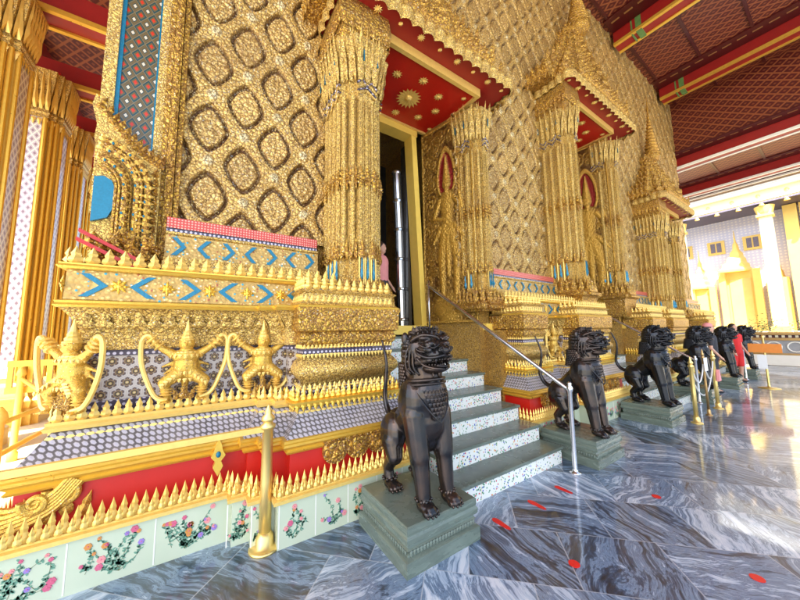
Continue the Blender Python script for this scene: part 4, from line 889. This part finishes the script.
# ------------------------------------------------------------------ lions
def cap3(mb,a,b,ra,rb,n=5,seg=12):
    a=np.array(a,float);b=np.array(b,float); L=np.linalg.norm(b-a); k=max(3,int(L/ (min(ra,rb)*.5))+1)
    mb.add(*tube([tuple(a+(b-a)*i/(k-1)) for i in range(k)],[ra+(rb-ra)*i/(k-1) for i in range(k)],seg)); mb.add(*ell(*a,ra,ra,ra,seg,8)); mb.add(*ell(*b,rb,rb,rb,seg,8))
def lion_meshes():
    B=MB(); E_=lambda *a: B.add(*ell(*a,16,10))
    E_(0,-.11,.74,.192,.17,.25); E_(0,-.20,.80,.15,.10,.17); E_(0,-.14,.60,.175,.135,.20); E_(0,-.13,.48,.14,.11,.13)          # chest
    for s in (-1,1):
        E_(s*.125,-.11,.74,.090,.135,.20)                            # shoulder
        cap3(B,(s*.125,-.15,.66),(s*.118,-.20,.36),.098,.080); cap3(B,(s*.118,-.20,.36),(s*.115,-.235,.09),.072,.055)
        E_(s*.118,-.262,.045,.062,.085,.045)
        E_(s*.105,.20,.43,.095,.145,.175); cap3(B,(s*.125,.17,.38),(s*.135,.12,.27),.095,.068); cap3(B,(s*.135,.13,.27),(s*.138,.22,.16),.06,.048); cap3(B,(s*.138,.22,.16),(s*.138,.20,.06),.046,.045)
        E_(s*.138,.165,.04,.06,.085,.042)
        for k in range(4):
            for yb in (-.335,.095): B.add(*ell(s*(.118 if yb<0 else .136)+(k-1.5)*.031,yb+abs(k-1.5)*.012,.028,.019,.035,.026,8,6))
    cap3(B,(0,-.05,.68),(0,.16,.50),.155,.125); E_(0,.26,.50,.12,.10,.12)
    cap3(B,(0,-.13,.88),(0,-.14,1.06),.145,.135)
    # head
    E_(0,-.13,1.15,.175,.155,.17); E_(0,-.08,1.12,.172,.14,.21); E_(0,-.045,1.0,.165,.125,.15); E_(0,-.02,.90,.15,.10,.10); E_(0,-.24,1.17,.13,.10,.09)
    B.add(*ell(0,-.295,1.125,.115,.095,.045)); B.add(*ell(0,-.355,1.155,.065,.045,.042))          # upper jaw, nose
    B.add(*ell(0,-.265,1.015,.108,.105,.036)); E_(0,-.20,1.03,.115,.08,.07)
    for s in (-1,1):
        B.add(*ell(s*.04,-.385,1.16,.026,.02,.02)); E_(s*.075,-.30,1.20,.05,.035,.03); B.add(*ell(s*.085,-.265,1.248,.07,.05,.026))  # nostril, eye socket, brow
        cap3(B,(s*.125,-.15,1.05),(s*.10,-.33,1.085),.035,.018); cap3(B,(s*.10,-.33,1.16),(s*.125,-.20,1.16),.02,.02)
        E_(s*.165,-.10,1.24,.03,.03,.055)
    tail=smoothpath([(0,.33,.50),(0,.44,.55),(0,.50,.68),(0,.475,.86),(0,.47,1.02),(0,.55,1.22)],6)
    B.add(*tube(tail,[.034-.022*i/(len(tail)-1) for i in range(len(tail))],10)); cap3(B,(0,.26,.48),(0,.35,.52),.06,.034)
    body=remesh(B,.0085,2)
    # mane: rows of curls round the back of head, cheek ruff and shoulders
    M=MB(); r=random.Random(3)
    for i in range(12):
        th=-1.0+i*.21
        for k in range(21):
            ph=-1.8+k*.18; rad=.172
            d=Vector((math.sin(ph)*math.cos(th),math.cos(ph)*math.cos(th),math.sin(th)))
            if d.y<-.15 and d.z<.75: continue
            p=Vector((0,-.12,1.135))+Vector((d.x*.172,d.y*.165,d.z*.195)); M.add(*ell(p.x,p.y,p.z,.017,.017,.019,8,5)); M.add(*ell(*(p+d*.010),.008,.008,.009,6,4))
    for i in range(9):
        for k in range(19):
            a=-1.75+k*.194+(i%2)*.097; R_=.166-.002*i; M.add(*ell(R_*math.sin(a),-.05+(.128+.004*i)*math.cos(a),1.03-.024*i,.0155,.0155,.0165,8,5))
    for s in (-1,1):
        for q in range(3):
            P=[(s*(.125+.016*q),-.20+.03*q,1.22-.02*q),(s*(.155+.012*q),-.19+.03*q,1.12),(s*(.15+.012*q),-.19+.035*q,1.02),(s*(.11+.012*q),-.21+.035*q,.965)]; M.add(*tube(smoothpath(P,4),.010,6))
    for k in range(9):
        a=-1.2+k*.3; V,F=leaf(.04,.06,.03); M.add(V,F,0,TR(.12*math.sin(a),-.13-.06*math.cos(a),1.29,rz=a,rx=.3))
    Cc=MB(); 
    ring=[(.158*math.cos(a),-.135+.158*math.sin(a)*.95,.915+.018*math.sin(a)*-1) for a in [2*PI*i/28 for i in range(29)]]
    Cc.add(*tube(ring,.013,8)); Cc.add(*tube([(x*1.04,-.135+(y+.135)*1.04,z-.03) for x,y,z in ring],.010,8))
    Bi=MB()
    for i in range(7):
        for k in range(9-i):
            a=(k-(8-i)/2)*.17; z=.865-.034*i; R_=.165+.012*math.sin(i/6*PI); V,F=leaf(.03,.036,.010); Bi.add(V,F,0,TR(R_*math.sin(a)*1.06,-.145-R_*math.cos(a)*.90-.003,z,rz=a,rx=PI))
    for s in (-1,1): Bi.add(*tube(smoothpath([(s*.15,-.19,.87),(s*.12,-.27,.76),(s*.05,-.31,.66),(0,-.315,.62)],5),.007,6))
    T=MB()
    for k in range(9):
        a=(k-4)*.27; x=.088*math.sin(a); y=-.285-.085*math.cos(a)+.02
        T.add(*ell(x,y,1.088,.008,.008,.014,6,4)); T.add(*ell(x*.95,y+.02,1.045,.008,.008,.013,6,4))
    for s in (-1,1): T.add(*lathe([(.012,0),(.009,-.02),(.002,-.05)],7),0,TR(s*.06,-.35,1.10))
    Ey=MB()
    for s in (-1,1): Ey.add(*ell(s*.078,-.315,1.205,.030,.026,.026,12,8)); 
    Cl=MB()
    for s in (-1,1):
        for k in range(4):
            for yb in (-.362,.068): Cl.add(*ell(s*(.118 if yb<0 else .136)+(k-1.5)*.031,yb+abs(k-1.5)*.012,.016,.008,.016,.012,6,4))
        for y0,z in ((-.235,.085),(.2,.08)):
            for k in range(10): a=2*PI*k/10; Cl.add(*ell(s*(.116 if y0<0 else .136)+.058*math.cos(a),y0+.058*math.sin(a),z,.012,.012,.014,6,4))
    Fr=MB()
    for s in (-1,1):
        Fr.add(*tube(smoothpath([(s*.015,-.335,1.235),(s*.06,-.335,1.262),(s*.12,-.27,1.27),(s*.155,-.19,1.235),(s*.15,-.16,1.20)],5),[.012]*10+[.016]*8+[.008]*3,7))
        Fr.add(*tube(smoothpath([(s*.03,-.36,1.205),(s*.075,-.352,1.178),(s*.125,-.29,1.18),(s*.14,-.24,1.205)],5),.007,6))
        Fr.add(*tube(smoothpath([(s*.02,-.40,1.125),(s*.075,-.375,1.11),(s*.12,-.31,1.105),(s*.145,-.24,1.13),(s*.135,-.20,1.165)],5),.011,7))
        Fr.add(*tube(smoothpath([(s*.02,-.37,1.02),(s*.075,-.34,1.025),(s*.115,-.27,1.045),(s*.14,-.21,1.10)],5),.010,7))
        Fr.add(*tube(smoothpath([(s*.10,-.30,1.14),(s*.14,-.25,1.15),(s*.15,-.22,1.17)],4),.008,6))
        Fr.add(*tube(spiral(s*.043,1.165,.022,1.3,-.402,.02,s,0,16),.0055,5))
        for k in range(5): V,F=leaf(.026,.045,.014); Fr.add(V,F,0,TR(s*(.02+.028*k),-.31+.02*k,1.268-.004*k,rz=s*.15*k,rx=.2))
        for k in range(6): Fr.add(*tube(smoothpath([(s*(.03+.016*k),-.27+.012*k,.985),(s*(.03+.018*k),-.275+.02*k,.955),(s*(.035+.02*k),-.25+.02*k,.935)],3),.006,5))
    Fr.add(*tube(smoothpath([(-.06,-.355,1.045),(0,-.385,1.04),(.06,-.355,1.045)],4),.009,6))
    return body,M,Cc,Bi,T,Ey,Cl,Fr
def make_lion(mat):
    body,M,Cc,Bi,T,Ey,Cl,Fr=LM
    t=thing('lion_statue','x','statue'); b=mobj('body',body.copy(),mat,t)
    M.build('curled_mane',mat,b,True); Cc.build('collar',mat,b,True); Bi.build('chest_bib',mat,b); T.build('teeth',mat,b,True); Ey.build('eyes',mat,b,True); Fr.build('face_carving',mat,b,True); Cl.build('claws',mat,b,True)
    return t
LM=lion_meshes()
lionA=make_lion(m_bronze); lionB=make_lion(m_bronze_dark)
LL=['nearest dark bronze guardian lion statue with open mouth and raised thin tail','second bronze lion statue, just behind the steel handrail post','third lion statue, glossy black, with its curved tail raised beside the second stair','fourth black lion statue, standing behind the brass stanchions','fifth black lion statue, just left of the person in red','farthest black lion statue, beside the orange signboard']
for i,x in enumerate(PEDX):
    t=lionA if i==0 else (lionB if i==2 else dup(lionA if i==1 else lionB)); t.location=(x,2.09,.30); tag(t,LL[i],'statue','guardian lion statues along the temple front')
    t.scale=(1.0,1.0,(1.0,.99,1.01,1.0,.99,1.01)[i]); t.rotation_euler=(0,0,(0,.05,-.03,.04,-.05,.02)[i])
# ------------------------------------------------------------------ garudas on the frieze (parts of the temple)
def garuda_mesh():
    B=MB(); E_=lambda *a: B.add(*ell(*a,12,8))
    E_(0,-.05,.27,.082,.065,.10); E_(0,-.06,.34,.10,.062,.055); cap3(B,(0,-.05,.36),(0,-.06,.41),.032,.03); E_(0,-.07,.435,.055,.052,.055); B.add(*lathe([(.012,0),(.004,.03)],6),0,TR(0,-.115,.43,rx=PI/2))
    E_(0,-.045,.20,.085,.05,.05)
    for s in (-1,1):
        cap3(B,(s*.075,-.055,.35),(s*.15,-.06,.40),.034,.025); cap3(B,(s*.15,-.06,.40),(s*.225,-.07,.475),.026,.018); E_(s*.23,-.075,.487,.022,.02,.022)
        cap3(B,(s*.05,-.06,.20),(s*.125,-.09,.15),.056,.040); cap3(B,(s*.125,-.09,.15),(s*.105,-.06,.03),.036,.024); E_(s*.11,-.085,.012,.035,.045,.016)
        for k in range(3): cap3(B,(s*(.10+.012*k),-.10,.012),(s*(.095+.025*k),-.135,.006),.01,.006)
        for k in range(4): cap3(B,(s*.05,-.02,.30-.03*k),(s*(.15-.015*k),-.01,.26-.055*k),.02,.008)
    cap3(B,(0,-.04,.18),(0,-.05,.05),.035,.01)
    return remesh(B,.0075,1)
GM=garuda_mesh()
def crown_mesh():
    M=MB(); M.add(*lathe([(.048,0),(.052,.012),(.04,.02),(.042,.035),(.03,.05),(.032,.06),(.02,.08),(.014,.11),(.003,.165)],10),0,TR(0,-.065,.455)); return M
def garuda(x,y,rz=0):
    g=mobj('garuda',GM.copy(),m_gold_body,temple); g.location=(x,y,1.07); g.rotation_euler=(0,0,rz); g.scale=(1.05,1.1,1.05)
    crown_mesh().build('crown',m_gold_pale,g)
    om=MB()
    for i,(zz,R_,R2) in enumerate(((.375,.085,.06),(.355,.11,.075),(.225,.095,.065),(.20,.10,.07),(.175,.10,.072))):
        for k in range(9):
            a=(k-4)*.36; V,F=leaf(.030,.032,.010); om.add(V,F,0,TR(R_*math.sin(a),-.05-R2*math.cos(a),zz,rz=a,rx=PI if i!=3 else 0))
    for s in (-1,1):
        for t in (.25,.6,.9): om.add(*lathe([(.034,-.008),(.044,0),(.034,.008)],10),0,TR(s*(.15+.075*t),-.06-.012*t,.40+.075*t,ry=s*.78))
        for t in range(4): V,F=leaf(.035,.04,.014); om.add(V,F,0,TR(s*(.07+.022*t),-.13-.006*t,.205-.018*t,rz=s*.3,rx=PI))
        for t in range(3): om.add(*lathe([(.036,-.006),(.046,0),(.036,.006)],10),0,TR(s*.11,-.068,.06+.02*t))
    for s in (-1,1): om.add(*ell(s*.018,-.122,.445,.008,.006,.006,6,4))
    om.build('ornaments',m_gold_pale,g)
    sn=MB()
    for s in (-1,1): sn.add(*tube(smoothpath([(s*.19,-.08,.43),(s*.23,-.085,.50),(s*.27,-.08,.46),(s*.265,-.075,.30),(s*.22,-.075,.15),(s*.17,-.085,.05),(s*.10,-.10,.02)],5),[.013]*4+[.016]*27,7))
    sn.build('held_serpents',m_gold_pale,g)
    h=MB(); V,F=leaf(.075,.13,.03); h.add(V,F,0,TR(0,-.10,.02)); 
    for s in (-1,1): V,F=leaf(.05,.09,.02); h.add(V,F,0,TR(s*.035,-.095,.02,ry=s*.4))
    h.build('tail_feathers',m_gold_coarse,g)
    return g
g0=garuda(.50,3.12)
for x,y,rz in ((-.08,3.12,0),(-.70,3.14,-.75),(4.86,3.12,0),(5.40,3.12,0),(10.4,3.12,0),(15.8,3.12,0),(16.5,3.12,0)):
    g=dup(g0); g.location=(x,y,1.07); g.rotation_euler=(0,0,rz)
# ------------------------------------------------------------------ rails and stanchions
def steel_rail(x,y0,y1,z0,z1,label,dx=-.15):
    t=thing('steel_handrail',label,'handrail',(x,y0,0),group='steel handrails on the stairs')
    m=MB(); m.add(*tube([(0,0,z0),(dx,y1-y0,z1)],.024,12)); m.add(*ell(0,0,z0,.024,.024,.024,12,8)); m.build('rail',m_steel,t)
    m=MB(); m.add(*lathe([(.060,0),(.060,.012),(.030,.02),(.026,.05),(.024,z0-.02),(.034,z0),(.036,z0+.03),(.030,z0+.045),(.018,z0+.06),(.024,z0+.08),(.006,z0+.10)],16)); m.build('post',m_steel,t,True)
    m=MB(); m.add(*tube([(dx,y1-y0-.03,1.50),(dx,y1-y0-.03,z1+.07)],.022,12)); m.build('post',m_steel,t,True)
    return t
steel_rail(3.57,1.87,4.22,.90,2.44,'near steel handrail sloping down the right side of the first staircase')
steel_rail(8.92,1.95,4.22,.90,2.40,'second steel handrail, beside the third lion statue')
steel_rail(14.0,1.95,4.22,.90,2.40,'farthest steel handrail, glimpsed above the fourth lion statue')
def brass_pole(x,y,h,r,label,mat=m_brass,base=True,grp='brass stanchions by the lion statues'):
    t=thing('brass_stanchion',label,'stanchion',(x,y,0),group=grp)
    m=MB(); m.add(*lathe([(r,.06),(r*.95,h*.5),(r*.9,h-.1),(r*1.25,h-.09),(r*1.3,h-.07),(r*.8,h-.055),(r*.8,h-.045)],16)); m.build('pole',mat,t,True)
    m=MB(); m.add(*lathe([(r*.8,h-.045),(r*1.15,h-.03),(r*1.1,h-.01),(r*.55,h+.015),(r*.65,h+.03),(r*.15,h+.075),(r*.05,h+.09)],16)); m.build('finial',mat,t,True)
    if base: m=MB(); m.add(*lathe([(r*2.5,0),(r*2.5,.012),(r*2.2,.02),(r*1.45,.026),(r*1.4,.09),(r*1.15,.10),(r,.12)],24)); m.build('foot',mat,t,True)
    return t
bp=brass_pole(.48,2.60,.96,.044,'tall polished brass post standing close to the flower tiles, left of the nearest lion',grp='brass posts and rails at the left')
m=MB(); m.add(*box(.0-3.4,.0-.034,-.018,.018,.845,.885)); m.build('flat_rail',m_gold_pale,bp)
brass_pole(7.02,1.60,1.02,.032,'nearest yellow brass stanchion in front of the fourth lion')
brass_pole(7.80,1.60,1.12,.020,'slim brown metal stanchion holding a white notice card',m_brass_dull)
brass_pole(8.60,1.62,1.06,.032,'farther yellow brass stanchion with a pink tag')
def rope(a,b,sag,label):
    P=[tuple(np.array(a)*(1-t)+np.array(b)*t-np.array((0,0,sag*4*t*(1-t)))) for t in [i/12 for i in range(13)]]
    m=MB(); m.add(*tube(P,.012,6)); o=m.build('barrier_rope',m_rope); tag(o,label,'rope',group='white ropes between the stanchions')
rope((7.05,1.6,.90),(7.78,1.6,.92),.28,'white rope hanging between the nearest yellow stanchion and the slim one')
rope((7.82,1.6,.92),(8.57,1.62,.92),.30,'white rope hanging between the slim stanchion and the farther yellow one')
rope((7.05,1.62,.78),(8.57,1.64,.78),.42,'lower white rope drooping across all three stanchions')
m=MB(); m.add(*box(7.70,7.90,1.565,1.572,.80,1.04)); o=m.build('notice_card',m_paper); tag(o,'small white notice card hung on the slim brown stanchion','card')
m=MB(); m.add(*extrude_poly([(-.03,.1),(.03,.1),(.1,-.12),(-.1,-.12)],-.02,.02),0,TR(8.62,1.57,.66)); o=m.build('pink_tag',m_cloth_pink); tag(o,'pink cloth tag hanging on the farther yellow stanchion','tag')
sg=thing('sign_stand','orange signboard on a thin brass pole beside the farthest lion','sign',(12.37,1.35,0))
m=MB(); m.add(*lathe([(.2,0),(.2,.015),(.03,.03),(.025,.1),(.022,1.30),(.035,1.33),(.01,1.38)],16)); m.build('pole',m_brass,sg,True)
m=MB(); m.add(*box(-.06,-.03,-.30,.27,.92,1.15)); m.build('orange_board',m_orange,sg)
m=MB(); m.add(*box(-.05,-.043,-.03,.13,.50,.86)); m.build('white_slip',m_paper,sg)
# low gilt fence in the left porch
fn=thing('low_gilt_fence','low gilt railing and panel standing in the porch at the left edge','fence',(-1.35,4.0,0))
for x,y,h in ((0,0,1.02),(.05,1.0,1.02),(-.6,2.2,1.2)):
    m=MB(); m.add(*lathe([(.05,0),(.05,.1),(.035,.12),(.032,h-.12),(.05,h-.1),(.04,h-.05),(.01,h)],12),0,TR(x,y,0)); m.build('post',m_gold_paint,fn,True)
m=MB(); m.add(*tube([(0,0,.88),(.05,1.0,.88)],.022,8)); m.add(*tube([(0,0,.62),(.05,1.0,.62)],.022,8)); m.add(*tube([(.05,1.0,.88),(-.6,2.2,1.05)],.022,8)); m.build('rails',m_gold_paint,fn,True)
m=MB(); m.add(*box(-.75,-.15,2.25,2.33,.85,.93)); m.add(*box(-.75,-.15,2.25,2.33,1.2,1.28)); 
for k in range(7): m.add(*box(-.75+.09*k,-.70+.09*k,2.27,2.31,.93,1.2))
m.build('baluster_panel',m_gold,fn)
# ------------------------------------------------------------------ red floor stickers
FT=['nearest red shoe print sticker on the marble, at the foot of the near stairs','middle red shoe print sticker of the row before the near stairs','farthest red shoe print sticker of the row before the near stairs']
for i,(x,y) in enumerate(((2.16,1.77),(2.65,1.76),(3.11,1.76))):
    m=MB()
    for s in (0,):
        P=[(.032*math.cos(t)*(1+.25*math.sin(t)-.25*math.cos(2*t)),.09*math.sin(t)) for t in [2*PI*k/18 for k in range(18)]]
        m.add([(px+s*.04,py,.004) for px,py in P]+[(px+s*.04,py,.0015) for px,py in P],[tuple(range(18))]+[(k,(k+1)%18,(k+1)%18+18,k+18) for k in range(18)])
    o=m.build('floor_sticker',m_sticker); o.location=(x,y,0); tag(o,FT[i],'sticker',group='red stickers on the marble floor')
for x,y,l in ((2.21,1.21,'round red sticker nearest the camera on the marble, below the shoe prints'),(3.70,1.19,'round red sticker on the marble, straight out from the steel handrail post'),(3.04,.49,'round red sticker farthest from the temple, at the lower right')):
    m=MB(); m.add(*lathe([(.036,.0015),(.036,.004)],20)); o=m.build('floor_sticker',m_sticker); o.location=(x,y,0); tag(o,l,'sticker',group='red stickers on the marble floor')
# ------------------------------------------------------------------ people
def person(name_label,loc,rz,top,bottom,legs_bare=True,pose='stand',capmat=None,group=None,longhair=True,seat=.0):
    t=thing('person',name_label,'person',loc,rz,group)
    B=MB(); E_=lambda *a: B.add(*ell(*a,12,8)); hands=[]
    if pose=='sit': hip=.52; dy=.0
    else: hip=.88
    sh=hip+.50; J=[]
    cap3(B,(0,0,hip),(0,0,hip+.30),.13,.12); cap3(B,(-.13,0,sh-.04),(.13,0,sh-.04),.065,.065); cap3(B,(0,0,hip+.3),(0,0,sh-.06),.12,.13)
    cap3(B,(0,0,sh),(0,-.01,sh+.10),.05,.048); E_(0,-.02,sh+.20,.075,.09,.11); E_(0,-.045,sh+.14,.055,.06,.055); B.add(*ell(0,-.112,sh+.185,.013,.018,.022)); E_(-.077,-.01,sh+.18,.012,.02,.03); E_(.077,-.01,sh+.18,.012,.02,.03)
    for s in (-1,1):
        sx=s*.175
        el=(s*.21,.03,sh-.30); wr=(s*.19,-.12,sh-.50) if pose!='sit' else (s*.12,-.30,hip+.10)
        if pose=='sit': el=(s*.22,-.06,sh-.28)
        cap3(B,(sx,0,sh-.04),el,.048,.038); cap3(B,el,wr,.036,.026)
        d=(np.array(wr)-np.array(el)); d/=np.linalg.norm(d); w=np.array(wr)
        cap3(B,tuple(w),tuple(w+d*.07),.026,.03)
        for k in range(4): q=w+d*.08+np.array(((k-1.5)*.017,0,0)); cap3(B,tuple(q),tuple(q+d*(.05+.012*(1-abs(k-1.4)))+np.array((0,-.008,-.01))),.0085,.0075)
        cap3(B,tuple(w+d*.02+np.array((-s*.025,0,0))),tuple(w+d*.06+np.array((-s*.05,-.01,0))),.01,.008)
        if pose=='sit':
            kn=(s*.10,-.42,hip+.02); an=(s*.10+.02,-.50,.09)
        else: kn=(s*.10,-.02,.47); an=(s*.11,.02,.08)
        cap3(B,(s*.08,0,hip),kn,.085,.058); cap3(B,kn,an,.055,.036); cap3(B,an,(an[0],an[1]-.12,.035),.038,.032)
    b=mobj('body',remesh(B,.013,2),m_skin,t)
    H=MB(); H.add(*ell(0,.005,sh+.225,.087,.098,.105)); 
    if longhair: H.add(*ell(0,.06,sh+.10,.08,.05,.16))
    h=H.build('hair',m_hair,b,True)
    C=MB(); cap3(C,(0,0,hip+.02),(0,0,sh-.06),.145,.148); cap3(C,(-.15,0,sh-.05),(.15,0,sh-.05),.075,.075)
    for s in (-1,1): cap3(C,(s*.17,0,sh-.05),(s*.20,.02,sh-.2),.062,.055)
    mobj('shirt',remesh(C,.016,2),top,b)
    K=MB(); cap3(K,(0,0,hip-.02),(0,0,hip+.08),.15,.145)
    for s in (-1,1):
        if pose=='sit': cap3(K,(s*.08,0,hip),(s*.10,-.36,hip+.02),.11,.085)
        else: cap3(K,(s*.08,0,hip),(s*.10,-.01,.5 if legs_bare else .12),.11,.085 if legs_bare else .065)
    mobj('skirt' if legs_bare else 'trousers',remesh(K,.016,2),bottom,b)
    if capmat is not None: c_=MB(); c_.add(*lathe([(.0955,0),(.098,.03),(.085,.075),(.04,.105),(.005,.11)],16),0,TR(0,0,sh+.23)); c_.add(*ell(0,-.11,sh+.24,.07,.07,.008)); c_.build('cap',capmat,b,True)
    sh_=MB()
    for s in (-1,1):
        ax,ay=((s*.10+.02,-.50) if pose=='sit' else (s*.11,.02)); sh_.add(*ell(ax,ay-.05,.03,.045,.12,.035))
    sh_.build('shoes',m_cloth_dark,b,True)
    return t
person('person in a red dress with bare legs, standing between the two farthest lions',(13.25,2.0,0),-.6,m_cloth_red,m_cloth_red,True,'stand')
person('person wearing a pink cap, standing behind the fourth lion statue',(10.75,2.05,0),.4,m_cloth_dark,m_cloth_dark,False,'stand',m_cloth_pink)
person('person in a pink shirt standing inside the near doorway, half hidden by the pilaster',(2.73,4.72,1.56),.5,m_cloth_pink,m_cloth_dark,False,'stand')
# ------------------------------------------------------------------ balustrade wall beyond the lions
bw=thing('balustrade_wall','low grey stone wall with a carved frieze and brown coping beyond the marble floor','wall',(20,0,0))
def bp_(n,m,*bs,par=bw):
    mb=MB()
    for b in bs: mb.add(*box(*b))
    return mb.build(n,m,par)
m_greystone=plain('grey_stone',(.30,.30,.30),.6,0,.2,6,.2)
bp_('base_course',m_white,(-.10,.3,-6,2.6,0,.42)); bp_('frieze_course',m_greystone,(-.02,.3,-6,2.6,.50,1.02)); bp_('moulding',m_brass_dull,(-.08,.34,-6,2.6,.42,.50),(-.08,.34,-6,2.6,1.02,1.12),(-.16,.40,-6,2.6,1.25,1.36)); bp_('dentil_course',m_red_dark,(-.04,.34,-6,2.6,1.12,1.25))
mb=MB(); 
for k in range(16): mb.add(*tube([(-.03,-5.8+k*.55+.2*math.cos(a),.76+.2*math.sin(a)) for a in [2*PI*i/16 for i in range(17)]],.025,6))
mb.build('ring_ornament',m_white,bw)
mb=MB()
for k in range(50): mb.add(*box(-.09,-.04,-5.9+k*.17,-5.82+k*.17,1.14,1.23))
mb.build('dentils',m_cream,bw)
# ------------------------------------------------------------------ bright hall across the yard
fb=thing('far_hall','bright sunlit hall across the yard with white eaves, tall columns and gilded spired doors','building',(30,0,0))
def fp(n,m,*bs,par=None):
    return bp_(n,m,*bs,par=par or fb)
m_yel=plain('yellow_gilding',(.85,.60,.16),.45,.15,.12,3); m_entab=plain('cream_entablature',(.85,.74,.42),.6,0,.15,2)
fp('mosaic_wall',m_farwall,(2.2,3,-14,20,1.2,10)); fp('plinth',m_white,(.2,2.2,-14,20,0,1.3),(-.6,.2,-14,20,0,.7))
fp('eaves_board',m_entab,(-.4,2.4,-14,20,9.55,10.3)); fp('cornice',m_white,(-.7,2.4,-14,20,10.3,10.55),(-.5,-.4,-14,20,9.62,9.78)); fp('purple_eaves_line',m_spangle,(-.45,2.2,-14,20,9.44,9.54))
mb=MB(); mb.add([(-.9,-14,10.55),(-.9,20,10.55),(6,20,15),(6,-14,15)],[(0,1,2,3)]); mb.build('tiled_roof',m_white,fb)
mb=MB()
for k in range(34): V,F=lathe([(.03,0),(.07,-.05),(.12,-.16),(.14,-.22),(.02,-.22)],8); mb.add(V,F,0,TR(-.42,-13.5+k*1.0,9.5))
mb.build('eaves_bells',m_gold_pale,fb)
mb=MB()
for k in range(30): mb.add(*ell(-.42,-13.5+k*1.15,9.95,.05,.10,.14,8,6))
mb.build('eaves_studs',m_yel,fb)
m_colcream=plain('cream_gilt_column',(.86,.76,.46),.45,.1,.1,4)
for y in (6.6,2.45,-1.3,-5):
    c_=MB(); c_.add(*box(-.27,.27,y-.27,y+.27,1.3,9.3)); cc=c_.build('column',m_colcream,fb)
    c_=MB(); c_.add(*box(-.42,.42,y-.38,y+.38,1.0,1.6)); c_.add(*box(-.42,.42,y-.36,y+.36,8.6,8.75)); c_.add(*lathe([(.32,0),(.36,.1),(.45,.5)],12),0,TR(0,y,8.8)); c_.build('gilt_capital',m_yel,cc)
for y in (1.55,.9,-.4): 
    c_=MB(); c_.add(*box(1.2,1.8,y-.28,y+.28,1.3,9.4)); c_.build('inner_column',m_yel,fb)
m_timber=plain('golden_timber',(.80,.52,.16),.5,.1,.15,3)  # colour lightened to paint the glare on the doors and bay
def spired_door(y,w,h,z0=1.3):
    d=fp('gilded_door',m_yel,(1.9,2.15,y-w,y+w,z0,z0+h)); 
    fp('door_leaf',m_timber,(1.84,1.9,y-w*.6,y+w*.6,z0+.1,z0+h-.5),par=d)
    fp('side_post',m_yel,(1.6,1.9,y-w-.15,y-w+.2,z0,z0+h+.1),(1.6,1.9,y+w-.2,y+w+.15,z0,z0+h+.1),par=d)
    pr=[(1.45*w,0),(1.5*w,.15),(1.15*w,.3),(1.1*w,.55),(.8*w,.7),(.75*w,.95),(.5*w,1.15),(.45*w,1.4),(.25*w,1.6),(.2*w,2.0),(.08*w,2.2),(.02,3.0)]
    m=MB(); m.add(*lathe(pr,4),0,TR(1.9,y,z0+h,rz=PI/4,s=(.45,1,1))); m.build('spire_pediment',m_yel,d)
spired_door(4.15,.85,4.2); spired_door(2.45,.33,3.4) ; spired_door(6.1,.6,3.2); spired_door(-1.6,.9,4.2)
for y in (5.15,3.35,6.9): 
    w_=fp('window',m_gold_pale,(2.1,2.24,y-.45,y+.45,7.0,8.0)); fp('window_panes',m_spangle,(2.06,2.1,y-.28,y-.04,7.15,7.85),(2.06,2.1,y+.04,y+.28,7.15,7.85),par=w_)
# tall timber coloured bay at the right
for y in (-.9,): fp('timber_bay',m_timber,(1.4,2.2,y-.9,y+.5,1.3,9.0)); 
def shrub(x,y,r,h,label,seed):
    t=thing('potted_shrub',label,'plant',(x,y,0),group='shrubs in front of the far hall'); rs=np.random.default_rng(seed)
    m=MB(); m.add(*lathe([(.22,0),(.34,.1),(.38,.4),(.42,.45),(.36,.46)],14)); m.build('pot',m_white,t)
    m=MB(); m.add(*tube([(0,0,.4),(.03,.02,h*.7)],[.04,.02],6)); m.build('stem',m_brass_dull,t)
    m=MB()
    for k in range(500):
        p=rs.normal(0,.42,3); p/=max(1,np.linalg.norm(p)/1.0); a=rs.uniform(0,6.3,3); L=.09
        m.add([(-L/2,0,0),(0,L*.3,0),(L/2,0,0),(0,-L*.3,0)],[(0,1,2,3)],0,Matrix.Translation((p[0]*r,p[1]*r,h+p[2]*r))@Matrix.Rotation(a[0],4,'Z')@Matrix.Rotation(a[1],4,'X'))
    m.build('foliage',m_leafgreen,t)
for i,(x,y,r,h,l) in enumerate(((25,2.6,.8,1.5,'leftmost leafy shrub in a white pot, before the far hall'),(25.5,1.2,.7,1.4,'leafy shrub in a white pot, second from the left before the far hall'),(24.5,.2,.9,1.5,'bushiest green shrub in a white pot, at the right edge of the photo'))): shrub(x,y,r,h,l,i+50)
